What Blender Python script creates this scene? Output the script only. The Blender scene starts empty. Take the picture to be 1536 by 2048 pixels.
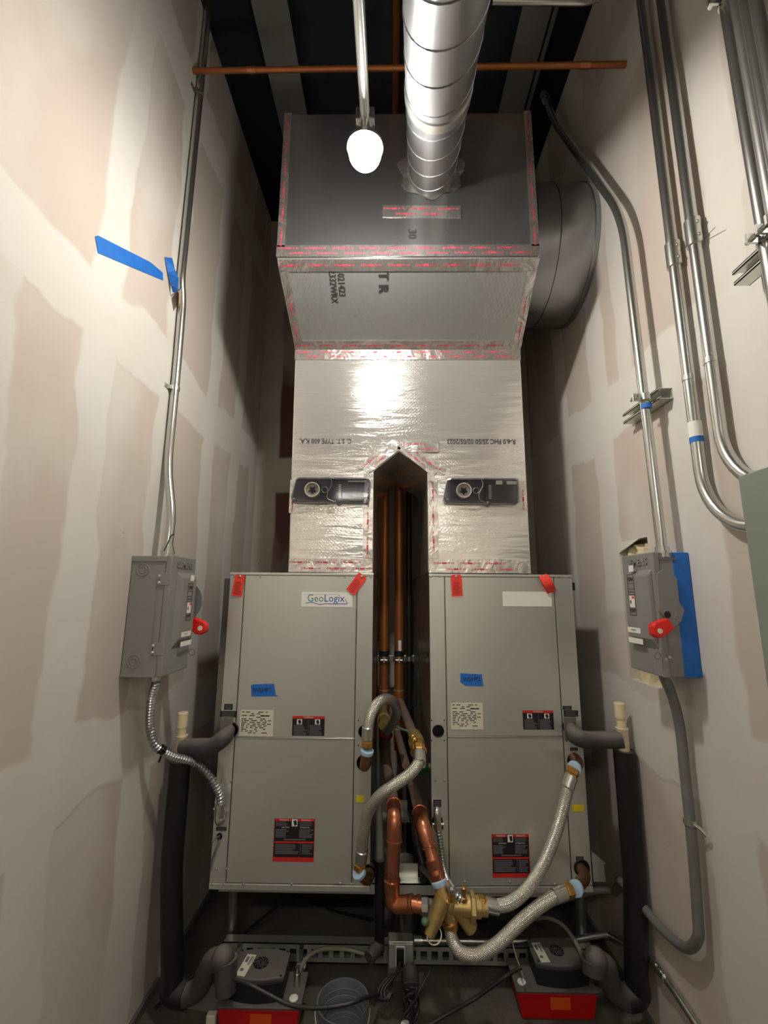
import bpy, bmesh, math, random
from mathutils import Vector, Matrix

# ------------------------------------------------------------------ camera
F = 880.0; CAMH = 1.6
Yc = Vector((12., -159., -880.)).normalized()
Zc = Vector((37., 4871., -880.)); Zc = (Zc - Zc.dot(Yc)*Yc).normalized()
Xc = Yc.cross(Zc)
sc = bpy.context.scene
COL = sc.collection
cd = bpy.data.cameras.new('camera'); cam = bpy.data.objects.new('camera', cd); COL.objects.link(cam)
R = Matrix((Xc, Yc, Zc)).to_4x4()
cam.matrix_world = Matrix.Translation((0, 0, CAMH)) @ R
cd.sensor_fit = 'VERTICAL'; cd.sensor_height = 24.0; cd.lens = 24.0*F/2048.0; cd.clip_start = 0.02
sc.camera = cam

# ------------------------------------------------------------------ light
w = bpy.data.worlds.new('world'); sc.world = w; w.use_nodes = True
w.node_tree.nodes['Background'].inputs[0].default_value = (0.8, 0.85, 0.9, 1)
w.node_tree.nodes['Background'].inputs[1].default_value = 0.03
sc.view_settings.view_transform = 'Standard'; sc.view_settings.look = 'None'
sc.view_settings.gamma = 1.0; sc.view_settings.use_curve_mapping = False
sc.view_settings.exposure = 0.0
BULB_EMIT = 520.0          # the bare bulb in view (emission, W/m2/sr)
FILL_EMIT = 62.0          # unseen strip lamp added behind the camera to brighten the lower walls

rnd = random.Random(7)
pi = math.pi
WL, WR, YB, ZT = -0.95, 0.99, 3.0, 4.47

# ------------------------------------------------------------------ helpers
def ray(x, y):
    c = Vector((x-768., 1024.-y, -F)); return Vector((c.dot(Xc), c.dot(Yc), c.dot(Zc)))
def at(x, y, Y=None, X=None, Z=None):
    r = ray(x, y)
    t = Y/r.y if Y is not None else (X/r.x if X is not None else (Z-CAMH)/r.z)
    return Vector((r.x*t, r.y*t, r.z*t+CAMH))
def V(*a): return Vector(a)
def lin(c):
    return tuple(((v/255.)/12.92 if v/255. <= .04045 else ((v/255.+.055)/1.055)**2.4) for v in c) + (1,)

class Fr:
    """a flat frame: origin, across, up; normal points outwards"""
    def __init__(s, o, ux, uz=(0, 0, 1)):
        s.o = Vector(o); s.ux = Vector(ux).normalized(); s.uz = Vector(uz).normalized(); s.n = s.ux.cross(s.uz)
    def p(s, u, z, d=0): return s.o + s.ux*u + s.uz*z + s.n*d
    def hit(s, px, py, d=0):
        r = ray(px, py); c = Vector((0, 0, CAMH)); o = s.o + s.n*d
        t = (o-c).dot(s.n)/r.dot(s.n); q = c + r*t - s.o
        return q.dot(s.ux), q.dot(s.uz)

def frame_of(t):
    t = t.normalized(); a = Vector((0, 0, 1)) if abs(t.z) < .9 else Vector((1, 0, 0))
    u = t.cross(a).normalized(); return u, t.cross(u).normalized()
def catmull(pts, k=8):
    P = [pts[0]*2-pts[1]] + list(pts) + [pts[-1]*2-pts[-2]]; out = []
    for i in range(1, len(P)-2):
        a, b, c, d = P[i-1], P[i], P[i+1], P[i+2]
        for j in range(k):
            t = j/k
            out.append(.5*((2*b)+(c-a)*t+(2*a-5*b+4*c-d)*t*t+(3*b-a-3*c+d)*t**3))
    out.append(P[-2]); return out
def fillet(pts, rad, seg=6):
    out = [pts[0]]
    for i in range(1, len(pts)-1):
        a, b, c = pts[i-1], pts[i], pts[i+1]
        d1 = (a-b); d2 = (c-b); r = min(rad, d1.length*.48, d2.length*.48)
        p, q = b+d1.normalized()*r, b+d2.normalized()*r
        for j in range(seg+1):
            t = j/seg; out.append((p*(1-t)**2)+(b*2*t*(1-t))+(q*t*t))
    out.append(pts[-1]); return out
def resample(pts, step):
    L = [0]
    for a, b in zip(pts, pts[1:]): L.append(L[-1]+(b-a).length)
    n = max(2, int(L[-1]/step)); out = []; j = 0
    for i in range(n+1):
        s = L[-1]*i/n
        while j < len(L)-2 and L[j+1] < s: j += 1
        f = (s-L[j])/max(1e-9, L[j+1]-L[j]); out.append(pts[j].lerp(pts[j+1], f))
    return out

class MB:
    def __init__(s): s.v = []; s.f = []; s.sm = []; s.uv = {}
    def quad(s, *p, smooth=False):
        b = len(s.v); s.v += [Vector(q) for q in p]; s.f.append(tuple(range(b, b+len(p)))); s.sm.append(smooth); return s
    def box(s, a, b):
        x0, y0, z0 = a; x1, y1, z1 = b
        return s.hexa([V(x0,y0,z0),V(x1,y0,z0),V(x1,y1,z0),V(x0,y1,z0),V(x0,y0,z1),V(x1,y0,z1),V(x1,y1,z1),V(x0,y1,z1)])
    def hexa(s, P):
        b = len(s.v); s.v += P
        for f in ((3,2,1,0),(4,5,6,7),(0,1,5,4),(1,2,6,5),(2,3,7,6),(3,0,4,7)):
            s.f.append(tuple(b+i for i in f)); s.sm.append(False)
        return s
    def fbox(s, fr, u0, z0, u1, z1, d0, d1):
        P = [fr.p(u0,z0,d1),fr.p(u1,z0,d1),fr.p(u1,z0,d0),fr.p(u0,z0,d0),fr.p(u0,z1,d1),fr.p(u1,z1,d1),fr.p(u1,z1,d0),fr.p(u0,z1,d0)]
        return s.hexa(P)
    def prism(s, fr, poly, d0, d1):
        b = len(s.v); n = len(poly)
        s.v += [fr.p(u, z, d1) for u, z in poly] + [fr.p(u, z, d0) for u, z in poly]
        s.f.append(tuple(range(b, b+n))); s.sm.append(False)
        s.f.append(tuple(reversed(range(b+n, b+2*n)))); s.sm.append(False)
        for i in range(n):
            j = (i+1) % n; s.f.append((b+i, b+n+i, b+n+j, b+j)); s.sm.append(False)
        return s
    def tube(s, pts, r, n=12, rf=None, cap=True, vscale=1.0):
        N = len(pts); T = []
        for i in range(N):
            T.append((pts[min(N-1, i+1)]-pts[max(0, i-1)]).normalized())
        u, v = frame_of(T[0]); b = len(s.v); L = 0
        for i in range(N):
            if i:
                L += (pts[i]-pts[i-1]).length
                u = (u - T[i]*u.dot(T[i])).normalized(); v = T[i].cross(u)
            rr = rf(L, i, N) if rf else r
            for k in range(n):
                a = 2*pi*k/n; s.v.append(pts[i]+(u*math.cos(a)+v*math.sin(a))*rr)
            if i:
                for k in range(n):
                    k2 = (k+1) % n; o = b+(i-1)*n
                    fi = len(s.f); s.f.append((o+k, o+k2, o+n+k2, o+n+k)); s.sm.append(True)
                    l0 = L-(pts[i]-pts[i-1]).length
                    s.uv[fi] = ((k/n, l0), ((k+1)/n, l0), ((k+1)/n, L), (k/n, L))
        if cap:
            s.f.append(tuple(reversed(range(b, b+n)))); s.sm.append(False)
            s.f.append(tuple(range(b+(N-1)*n, b+N*n))); s.sm.append(False)
        return s
    def cyl(s, a, b, r, r2=None, n=20, cap=True):
        a, b = Vector(a), Vector(b)
        return s.tube([a, b], r, n, rf=(lambda L, i, N: r if i == 0 else (r if r2 is None else r2)), cap=cap)
    def lathe(s, o, axis, prof, n=28, capends=True):
        """prof: list of (distance along axis, radius)"""
        o = Vector(o); axis = Vector(axis).normalized(); u, v = frame_of(axis); b = len(s.v); m = len(prof)
        for d, r in prof:
            for k in range(n):
                a = 2*pi*k/n; s.v.append(o+axis*d+(u*math.cos(a)+v*math.sin(a))*max(r, 1e-5))
        for i in range(m-1):
            for k in range(n):
                k2 = (k+1) % n; s.f.append((b+i*n+k, b+i*n+k2, b+(i+1)*n+k2, b+(i+1)*n+k)); s.sm.append(n > 8)
        if capends:
            s.f.append(tuple(reversed(range(b, b+n)))); s.sm.append(False)
            s.f.append(tuple(range(b+(m-1)*n, b+m*n))); s.sm.append(False)
        return s
    def ring(s, o, axis, R_, r, n=28, m=8, arc=(0, 1)):
        u, v = frame_of(Vector(axis)); pts = []
        for i in range(n+1):
            a = 2*pi*(arc[0]+(arc[1]-arc[0])*i/n); pts.append(Vector(o)+(u*math.cos(a)+v*math.sin(a))*R_)
        return s.tube(pts, r, m)
    def sphere(s, o, r, sc_=(1, 1, 1), n=14, m=8):
        b = len(s.v)
        for i in range(m+1):
            t = pi*i/m
            for k in range(n):
                a = 2*pi*k/n
                s.v.append(Vector(o)+V(r*sc_[0]*math.sin(t)*math.cos(a), r*sc_[1]*math.sin(t)*math.sin(a), r*sc_[2]*math.cos(t)))
        for i in range(m):
            for k in range(n):
                k2 = (k+1) % n; s.f.append((b+i*n+k, b+(i+1)*n+k, b+(i+1)*n+k2, b+i*n+k2)); s.sm.append(True)
        return s
    def mesh_from(s, me, M):
        b = len(s.v); s.v += [M @ v.co for v in me.vertices]
        for p in me.polygons: s.f.append(tuple(b+i for i in p.vertices)); s.sm.append(False)
        return s
    def build(s, name, m, parent=None, bevel=0, seg=2, label=None):
        org = parent_org(parent)
        me = bpy.data.meshes.new(name)
        me.from_pydata([v-org for v in s.v], [], s.f)
        for i, p in enumerate(me.polygons): p.use_smooth = s.sm[i]
        if s.uv:
            ul = me.uv_layers.new(name='uv')
            for fi, q in s.uv.items():
                for li, c in zip(me.polygons[fi].loop_indices, q): ul.data[li].uv = c
        bm = bmesh.new(); bm.from_mesh(me)
        bmesh.ops.remove_doubles(bm, verts=bm.verts, dist=2e-6)
        bmesh.ops.recalc_face_normals(bm, faces=bm.faces)
        if bevel:
            es = [e for e in bm.edges if len(e.link_faces) == 2 and e.calc_face_angle(0) > .6]
            bmesh.ops.bevel(bm, geom=es, offset=bevel, segments=seg, profile=.5, affect='EDGES', clamp_overlap=True)
        bm.to_mesh(me); bm.free()
        if any(s.sm) and not bevel: me.set_sharp_from_angle(angle=math.radians(38))
        me.materials.append(m)
        o = bpy.data.objects.new(name, me); COL.objects.link(o)
        if parent: o.parent = parent
        else: o.location = (0, 0, 0)
        if label: o['label'] = label
        return o
def parent_org(p):
    o = Vector((0, 0, 0))
    while p is not None: o += p.location; p = p.parent
    return o
def thing(name, label, cat, loc, group=None):
    o = bpy.data.objects.new(name, None); COL.objects.link(o); o.location = loc
    o.empty_display_size = .05
    o['label'] = label; o['category'] = cat
    if group: o['group'] = group
    return o
def solo(o, label, cat, group=None):
    """give a one-mesh thing its own origin and properties"""
    me = o.data; c = sum((v.co for v in me.vertices), Vector())/len(me.vertices)
    me.transform(Matrix.Translation(-c)); o.location = c
    o['label'] = label; o['category'] = cat
    if group: o['group'] = group
    return o
def struct(o): o['kind'] = 'structure'; return o

_tc = {}
def text_me(s, size, align='CENTER', extrude=0, bold=0):
    k = (s, size, align, extrude, bold)
    if k not in _tc:
        cu = bpy.data.curves.new('t', 'FONT'); cu.body = s; cu.size = size; cu.align_x = align; cu.align_y = 'CENTER'
        cu.resolution_u = 2; cu.extrude = extrude; cu.offset = bold
        o = bpy.data.objects.new('t', cu); COL.objects.link(o)
        bpy.context.view_layer.update()
        _tc[k] = bpy.data.meshes.new_from_object(o.evaluated_get(bpy.context.evaluated_depsgraph_get()))
        bpy.data.objects.remove(o)
    return _tc[k]
def text_on(mb, fr, s, u, z, size, d, rot=0, align='CENTER', sx=1, bold=0, extrude=0):
    M = Matrix((fr.ux, fr.uz, fr.n)).transposed().to_4x4()
    M.translation = fr.p(u, z, d)
    M = M @ Matrix.Rotation(rot, 4, 'Z') @ Matrix.Diagonal((sx, 1, 1, 1))
    mb.mesh_from(text_me(s, size, align, extrude, bold), M); return mb

# ------------------------------------------------------------------ materials
def base(name):
    m = bpy.data.materials.new(name); m.use_nodes = True; nt = m.node_tree
    return m, nt, nt.nodes['Principled BSDF']
def N(nt, typ, **kw):
    n = nt.nodes.new(typ)
    for k, v in kw.items():
        if k in n.inputs: n.inputs[k].default_value = v
        else: setattr(n, k, v)
    return n
def mat(name, col, rough=.5, metal=0., var=.08, vscale=8., bump=0., bscale=60., rvar=0., spec=.5, stretch=(1, 1, 1), dust=0.):
    m, nt, b = base(name); L = nt.links.new; c = lin(col)
    tc = N(nt, 'ShaderNodeTexCoord'); mp = N(nt, 'ShaderNodeMapping'); mp.inputs['Scale'].default_value = stretch
    L(tc.outputs['Object'], mp.inputs['Vector'])
    no = N(nt, 'ShaderNodeTexNoise'); no.inputs['Scale'].default_value = vscale; no.inputs['Detail'].default_value = 4
    L(mp.outputs[0], no.inputs['Vector'])
    mx = N(nt, 'ShaderNodeMix', data_type='RGBA'); L(no.outputs['Fac'], mx.inputs['Factor'])
    mx.inputs[6].default_value = tuple(max(0, v*(1-var*1.6)) for v in c[:3])+(1,)
    mx.inputs[7].default_value = tuple(min(1, v*(1+var*1.6)) for v in c[:3])+(1,)
    out = mx.outputs[2]
    if dust:
        geo = N(nt, 'ShaderNodeNewGeometry'); sp = N(nt, 'ShaderNodeSeparateXYZ'); L(geo.outputs['Normal'], sp.inputs[0])
        mr = N(nt, 'ShaderNodeMapRange'); mr.inputs[1].default_value = .2; mr.inputs[2].default_value = 1.; L(sp.outputs['Z'], mr.inputs[0])
        mu = N(nt, 'ShaderNodeMath', operation='MULTIPLY'); L(mr.outputs[0], mu.inputs[0]); mu.inputs[1].default_value = dust
        m2 = N(nt, 'ShaderNodeMix', data_type='RGBA'); L(mu.outputs[0], m2.inputs['Factor']); L(out, m2.inputs[6])
        m2.inputs[7].default_value = lin((150, 143, 132)); out = m2.outputs[2]
    L(out, b.inputs['Base Color'])
    b.inputs['Roughness'].default_value = rough; b.inputs['Metallic'].default_value = metal
    b.inputs['Specular IOR Level'].default_value = spec
    if rvar:
        mr = N(nt, 'ShaderNodeMapRange'); mr.inputs[3].default_value = rough-rvar; mr.inputs[4].default_value = rough+rvar
        mr.inputs[1].default_value = .3; mr.inputs[2].default_value = .7
        L(no.outputs['Fac'], mr.inputs[0]); L(mr.outputs[0], b.inputs['Roughness'])
    if bump:
        n2 = N(nt, 'ShaderNodeTexNoise'); n2.inputs['Scale'].default_value = bscale; n2.inputs['Detail'].default_value = 3
        L(mp.outputs[0], n2.inputs['Vector'])
        bp = N(nt, 'ShaderNodeBump'); bp.inputs['Strength'].default_value = bump; bp.inputs['Distance'].default_value = .01
        L(n2.outputs['Fac'], bp.inputs['Height']); L(bp.outputs[0], b.inputs['Normal'])
    return m
def emit(name, col, s):
    m, nt, b = base(name); b.inputs['Emission Color'].default_value = lin(col); b.inputs['Emission Strength'].default_value = s
    b.inputs['Base Color'].default_value = (1, 1, 1, 1); return m

def drywall(name, hb, vb, axis='Y', paper=(198, 187, 176), mud=(216, 213, 206), amp=.075, seed=0.):
    """gypsum board with taped, mudded joints. hb: bands in z, vb: bands along the wall (centre, half width, z0, z1)"""
    m, nt, b = base(name); L = nt.links.new
    geo = N(nt, 'ShaderNodeNewGeometry'); sp = N(nt, 'ShaderNodeSeparateXYZ'); L(geo.outputs['Position'], sp.inputs[0])
    def noise(scale, detail=3, off=0, st=(1, 1, 1)):
        mp = N(nt, 'ShaderNodeMapping'); mp.inputs['Location'].default_value = (off+seed, off*.7, off*1.3); mp.inputs['Scale'].default_value = st
        L(geo.outputs['Position'], mp.inputs[0])
        n = N(nt, 'ShaderNodeTexNoise'); n.inputs['Scale'].default_value = scale; n.inputs['Detail'].default_value = detail
        L(mp.outputs[0], n.inputs['Vector']); return n.outputs['Fac']
    def mth(op, a, b_=None, c=None):
        n = N(nt, 'ShaderNodeMath', operation=op)
        for i, q in enumerate((a, b_, c)):
            if q is None: continue
            if isinstance(q, (int, float)): n.inputs[i].default_value = q
            else: L(q, n.inputs[i])
        return n.outputs[0]
    def mr(v, a, b_, c, d, t='SMOOTHSTEP'):
        n = N(nt, 'ShaderNodeMapRange'); n.interpolation_type = t; L(v, n.inputs[0])
        for i, q in enumerate((a, b_, c, d)): n.inputs[i+1].default_value = q
        return n.outputs[0]
    nz = noise(2.2, 4); ny = noise(2.6, 4, 5.)
    h = sp.outputs[axis]; z = sp.outputs['Z']
    zc = mth('ADD', z, mth('MULTIPLY', mth('SUBTRACT', nz, .5), amp*3.0))
    hc = mth('ADD', h, mth('MULTIPLY', mth('SUBTRACT', ny, .5), amp*2.2))
    tot = None
    for c, hw in hb:
        q = mr(mth('ABSOLUTE', mth('SUBTRACT', zc, c)), hw+.012, hw-.012, 0, 1)
        tot = q if tot is None else mth('MAXIMUM', tot, q)
    for c, hw, z0, z1, s in vb:
        q = mr(mth('ABSOLUTE', mth('SUBTRACT', hc, c)), hw+.012, hw-.012, 0, s)
        q = mth('MULTIPLY', q, mr(mth('ABSOLUTE', mth('SUBTRACT', zc, (z0+z1)/2)), (z1-z0)/2+.05, (z1-z0)/2-.02, 0, 1))
        tot = mth('MAXIMUM', tot, q)
    wash = mr(noise(1.5, 4, 11., (1, 1, .55)), .47, .60, 0, .62)
    tot2 = mth('MAXIMUM', tot, wash)
    fade = mr(noise(3.5, 5, 17.), .3, .7, .74, 1.0)
    tot3 = mth('MULTIPLY', tot2, fade)
    pn = noise(1.1, 3, 23.)
    pc = N(nt, 'ShaderNodeMix', data_type='RGBA'); L(pn, pc.inputs['Factor'])
    p = lin(paper); pc.inputs[6].default_value = tuple(v*.88 for v in p[:3])+(1,); pc.inputs[7].default_value = (p[0]*1.1, p[1]*1.08, p[2]*1.08, 1)
    mc = N(nt, 'ShaderNodeMix', data_type='RGBA'); L(tot3, mc.inputs['Factor']); L(pc.outputs[2], mc.inputs[6]); mc.inputs[7].default_value = lin(mud)
    # scattered specks and scuffs
    vo = N(nt, 'ShaderNodeTexVoronoi'); vo.inputs['Scale'].default_value = 5.5; L(geo.outputs['Position'], vo.inputs['Vector'])
    sk = mr(vo.outputs['Distance'], .012, .03, .55, 1)
    sm = N(nt, 'ShaderNodeMix', data_type='RGBA', blend_type='MULTIPLY'); sm.inputs['Factor'].default_value = 1
    L(mc.outputs[2], sm.inputs[6]); cb = N(nt, 'ShaderNodeCombineColor')
    for i in range(3): L(sk, cb.inputs[i])
    L(cb.outputs[0], sm.inputs[7]); L(sm.outputs[2], b.inputs['Base Color'])
    b.inputs['Roughness'].default_value = .85; b.inputs['Specular IOR Level'].default_value = .2
    bp = N(nt, 'ShaderNodeBump'); bp.inputs['Strength'].default_value = .35; bp.inputs['Distance'].default_value = .004
    hh = mth('ADD', mth('MULTIPLY', tot, .8), mth('MULTIPLY', noise(38, 4, 3.), .25)); L(hh, bp.inputs['Height']); L(bp.outputs[0], b.inputs['Normal'])
    return m

M = {}
M['wall_left'] = drywall('drywall_left', [(2.50, .12), (1.05, .125), (3.95, .13)],
    [(.55, .09, -1, 5, .9), (.95, .06, 1.2, 2.4, .8), (1.32, .085, -1, 5, 1), (1.81, .10, -1, 1.0, 1), (1.74, .07, 1.2, 5, .9), (2.2, .075, -1, 5, 1), (2.57, .07, -1, 5, 1), (2.95, .1, -1, 5, .8), (.1, .1, -1, 5, .9)])
M['wall_right'] = drywall('drywall_right', [(2.40, .125), (1.09, .135), (3.85, .13)],
    [(1.43, .10, -1, 2.4, 1), (1.15, .08, 1.2, 5, .9), (1.98, .09, 1.5, 5, 1), (2.43, .075, -1, 5, 1), (2.89, .07, -1, 5, .9), (.7, .1, -1, 5, .9), (.2, .1, -1, 5, .9), (1.72, .06, 2.5, 3.4, .8)], seed=4.)
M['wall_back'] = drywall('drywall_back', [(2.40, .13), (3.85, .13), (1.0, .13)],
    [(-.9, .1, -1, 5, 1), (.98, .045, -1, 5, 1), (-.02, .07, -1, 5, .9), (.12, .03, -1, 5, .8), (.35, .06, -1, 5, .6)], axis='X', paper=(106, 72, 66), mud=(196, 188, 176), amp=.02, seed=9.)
M['wall_front'] = drywall('drywall_front', [(2.45, .12), (1.05, .12)], [(-.4, .08, -1, 5, 1), (.1, .08, -1, 5, 1), (.6, .08, -1, 5, 1)], axis='X', seed=2.)
M['concrete'] = mat('concrete', (88, 82, 74), .85, 0, .35, 5, .5, 40)
M['deck'] = mat('deck', (58, 62, 74), .7, .1, .15, 4)
M['beam'] = mat('beam', (140, 142, 140), .7, 0, .1, 6)
M['gap_shade_black'] = mat('gap_shade_black', (20, 18, 18), .9)
M['galv'] = mat('galvanised_sheet', (214, 215, 206), .31, .70, .04, 3.5, .02, 260)
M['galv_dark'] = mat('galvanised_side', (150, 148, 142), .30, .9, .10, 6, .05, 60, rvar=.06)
M['galv_duct'] = mat('galvanised_duct', (160, 163, 166), .30, .9, .05, 6, .03, 10, rvar=.03)
M['zinc'] = mat('zinc', (205, 206, 200), .28, .95, .06, 20)
M['emt'] = mat('emt_conduit', (200, 200, 195), .25, .93, .02, 4)
M['emt_dull'] = mat('emt_conduit_dull', (150, 150, 145), .42, .85, .05, 5)
M['liquidtight'] = mat('liquidtight_grey', (118, 117, 112), .5, .1, .15, 25)
M['steel_flex'] = mat('flexible_steel', (178, 180, 178), .3, .92, .1, 30)
M['braid'] = mat('braid', (204, 200, 188), .26, .75, .06, 40)
M['copper'] = mat('copper', (198, 128, 96), .30, .9, .22, 16, rvar=.06)
M['copper_riser'] = mat('copper_riser', (176, 108, 60), .42, .6, .10, 9)
M['copper_dusty'] = mat('copper_dusty', (158, 124, 108), .6, .45, .18, 22, dust=.5)
M['copper_end'] = mat('copper_fitting_edge', (235, 190, 165), .35, .7)
M['bronze'] = mat('bronze_elbow', (142, 104, 74), .45, .8, .15, 30)
M['brass'] = mat('brass', (184, 160, 104), .45, .75, .14, 24, .1, 90)
M['brass_nut'] = mat('brass_nut', (198, 150, 82), .34, .9, .12, 24)
M['ptfe'] = mat('thread_tape', (170, 200, 226), .6)
M['foam'] = mat('pipe_insulation', (22, 20, 22), .42, 0, .3, 30, .08, 25, dust=.16)
M['foam_grey'] = mat('pipe_insulation_dusty', (66, 63, 63), .65, 0, .3, 20, .15, 30, dust=.40)
M['rubber'] = mat('rubber', (22, 21, 21), .5)
M['pvc'] = mat('pvc', (226, 209, 172), .45, 0, .05)
M['grey_paint'] = mat('grey_enamel', (132, 131, 128), .42, 0, .03, 12, .03, 220)
M['grey_paint_dark'] = mat('grey_enamel_dark', (112, 112, 112), .45)
M['panel_green'] = mat('grey_green_enamel', (126, 134, 124), .45, 0, .02)
M['blue_tape'] = mat('blue_tape', (28, 108, 196), .6, 0, .10, 30, .1, 60)
M['red'] = mat('red_plastic', (226, 40, 30), .38, 0, .06)
M['red_tag'] = mat('red_tag', (236, 62, 48), .45, 0, .08)
M['red_tank'] = mat('red_tank', (178, 14, 20), .35, 0, .08, 10)
M['orange'] = mat('orange_label', (206, 78, 18), .5)
M['white'] = mat('white_print', (236, 234, 226), .5, 0, .02)
M['cream'] = mat('cream_label', (222, 216, 196), .5, 0, .03)
M['black'] = mat('black_print', (26, 25, 27), .5, 0, .03)
M['grey_print'] = mat('grey_print', (112, 110, 112), .5)
M['ink'] = mat('ink', (44, 44, 48), .6)
M['pink_print'] = mat('pink_print', (196, 62, 86), .5)
M['red_print'] = mat('red_print', (204, 38, 36), .5)
M['blue_logo'] = mat('blue_logo', (52, 78, 160), .5)
M['green_logo'] = mat('green_logo', (64, 130, 130), .5)
M['yellow'] = mat('yellow_label', (222, 196, 30), .5)
M['dark_plastic'] = mat('dark_plastic', (120, 118, 124), .22, 0, .1, 30)
M['black_plastic'] = mat('black_plastic', (30, 29, 31), .42, 0, .2, 20, dust=.12)
M['motor_grey'] = mat('motor_cover', (66, 64, 64), .55, 0, .2, 25, .1, 50, dust=.3)
M['green'] = mat('green_handle', (24, 96, 52), .5)
M['insul'] = mat('wool_insulation', (226, 214, 178), .95, 0, .12, 12, .9, 30)
M['pail'] = mat('grey_pail', (112, 116, 120), .45, .2, .08)
M['clear_hose'] = mat('clear_hose', (150, 142, 122), .25, 0, .1)
M['board'] = mat('bare_board', (224, 220, 210), .8)

def foil(name, col, rough, weave, wr, vs=(1, 1, 1), metal=.9):
    m, nt, b = base(name); L = nt.links.new
    tc = N(nt, 'ShaderNodeNewGeometry'); sp = N(nt, 'ShaderNodeSeparateXYZ'); L(tc.outputs['Position'], sp.inputs[0])
    def mth(op, a, b_=None):
        n = N(nt, 'ShaderNodeMath', operation=op)
        for i, q in enumerate((a, b_)):
            if q is None: continue
            if isinstance(q, (int, float)): n.inputs[i].default_value = q
            else: L(q, n.inputs[i])
        return n.outputs[0]
    x = mth('MULTIPLY', sp.outputs['X'], 360.); z = mth('MULTIPLY', mth('ADD', sp.outputs['Z'], sp.outputs['Y']), 190.)
    a = mth('ABSOLUTE', mth('SINE', mth('ADD', mth('MULTIPLY', x, .5), z)))
    c = mth('ABSOLUTE', mth('SINE', mth('SUBTRACT', mth('MULTIPLY', x, .5), z)))
    scr = mth('MAXIMUM', mth('POWER', a, 6), mth('POWER', c, 6))
    mk = N(nt, 'ShaderNodeTexNoise'); mk.inputs['Scale'].default_value = 3.; L(tc.outputs['Position'], mk.inputs['Vector'])
    mr = N(nt, 'ShaderNodeMapRange'); L(mk.outputs['Fac'], mr.inputs[0]); mr.inputs[1].default_value = .3; mr.inputs[2].default_value = .6
    n1 = N(nt, 'ShaderNodeTexNoise'); n1.inputs['Scale'].default_value = 14.; n1.inputs['Detail'].default_value = 6; n1.inputs['Distortion'].default_value = .5
    mp = N(nt, 'ShaderNodeMapping'); mp.inputs['Scale'].default_value = vs; L(tc.outputs['Position'], mp.inputs[0]); L(mp.outputs[0], n1.inputs['Vector'])
    hgt = mth('ADD', mth('MULTIPLY', mth('MULTIPLY', scr, mr.outputs[0]), weave), mth('MULTIPLY', n1.outputs['Fac'], wr))
    bp = N(nt, 'ShaderNodeBump'); bp.inputs['Strength'].default_value = .5; bp.inputs['Distance'].default_value = .01
    L(hgt, bp.inputs['Height']); L(bp.outputs[0], b.inputs['Normal'])
    b.inputs['Base Color'].default_value = lin(col); b.inputs['Metallic'].default_value = metal; b.inputs['Roughness'].default_value = rough
    return m
M['foil'] = foil('foil_facing', (236, 233, 226), .11, .035, .75, (.35, 1, 2.2), .72)
M['foil_slope'] = foil('foil_facing_slope', (200, 202, 200), .26, .03, .3, (1, 1, 1), .75)
M['foil_smooth'] = foil('foil_facing_smooth', (176, 176, 176), .24, .012, .16)
M['foil_tape'] = foil('foil_tape', (228, 224, 218), .22, .0, 1.6)

def braided():
    m = M['braid']; nt = m.node_tree; L = nt.links.new; b = nt.nodes['Principled BSDF']
    uv = N(nt, 'ShaderNodeUVMap'); sp = N(nt, 'ShaderNodeSeparateXYZ'); L(uv.outputs[0], sp.inputs[0])
    def mth(op, a, b_=None):
        n = N(nt, 'ShaderNodeMath', operation=op)
        for i, q in enumerate((a, b_)):
            if q is None: continue
            if isinstance(q, (int, float)): n.inputs[i].default_value = q
            else: L(q, n.inputs[i])
        return n.outputs[0]
    u = mth('MULTIPLY', sp.outputs[0], 2*pi*16); v = mth('MULTIPLY', sp.outputs[1], 950.)
    h = mth('ADD', mth('SINE', mth('ADD', u, v)), mth('SINE', mth('SUBTRACT', u, v)))
    bp = N(nt, 'ShaderNodeBump'); bp.inputs['Strength'].default_value = .32; bp.inputs['Distance'].default_value = .002
    L(h, bp.inputs['Height']); L(bp.outputs[0], b.inputs['Normal'])
braided()

def clear_mat():
    m, nt, b = base('clear_cover'); L = nt.links.new
    t = N(nt, 'ShaderNodeBsdfTransparent'); t.inputs[0].default_value = (.93, .93, .95, 1)
    g = N(nt, 'ShaderNodeBsdfGlossy'); g.inputs['Roughness'].default_value = .08
    fz = N(nt, 'ShaderNodeLayerWeight'); fz.inputs[0].default_value = .45
    mx = N(nt, 'ShaderNodeMixShader'); L(fz.outputs['Facing'], mx.inputs[0]); L(t.outputs[0], mx.inputs[1]); L(g.outputs[0], mx.inputs[2])
    L(mx.outputs[0], nt.nodes['Material Output'].inputs[0]); return m
M['clear'] = clear_mat()

# ================================================================== SETTING
YF = -2.2
struct(MB().box((WL-.3, YF-.2, -.1), (WR+.3, YB+.2, 0)).build('floor', M['concrete']))
struct(MB().box((WL-.12, YF, 0), (WL, YB+.12, ZT)).build('wall_left', M['wall_left']))
struct(MB().box((WL, YB, 0), (WR, YB+.12, ZT)).build('wall_back', M['wall_back']))
struct(MB().box((WL, YF-.12, 0), (WR, YF, ZT)).build('wall_front', M['wall_front']))
struct(MB().box((-.80, YF, .0), (-.04, YF+.02, 2.10)).build('reflection_door', mat('reflection_door_navy', (52, 60, 78), .45)))  # unseen dark door, added for its reflection in the left cabinet
mb = MB(); mb.box((-.86, YF, 0), (-.80, YF+.03, 2.16)); mb.box((-.04, YF, 0), (.02, YF+.03, 2.16)); mb.box((-.80, YF, 2.10), (-.04, YF+.03, 2.16)); struct(mb.build('reflection_door_frame', M['grey_paint']))  # frame of the added, unseen door
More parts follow.
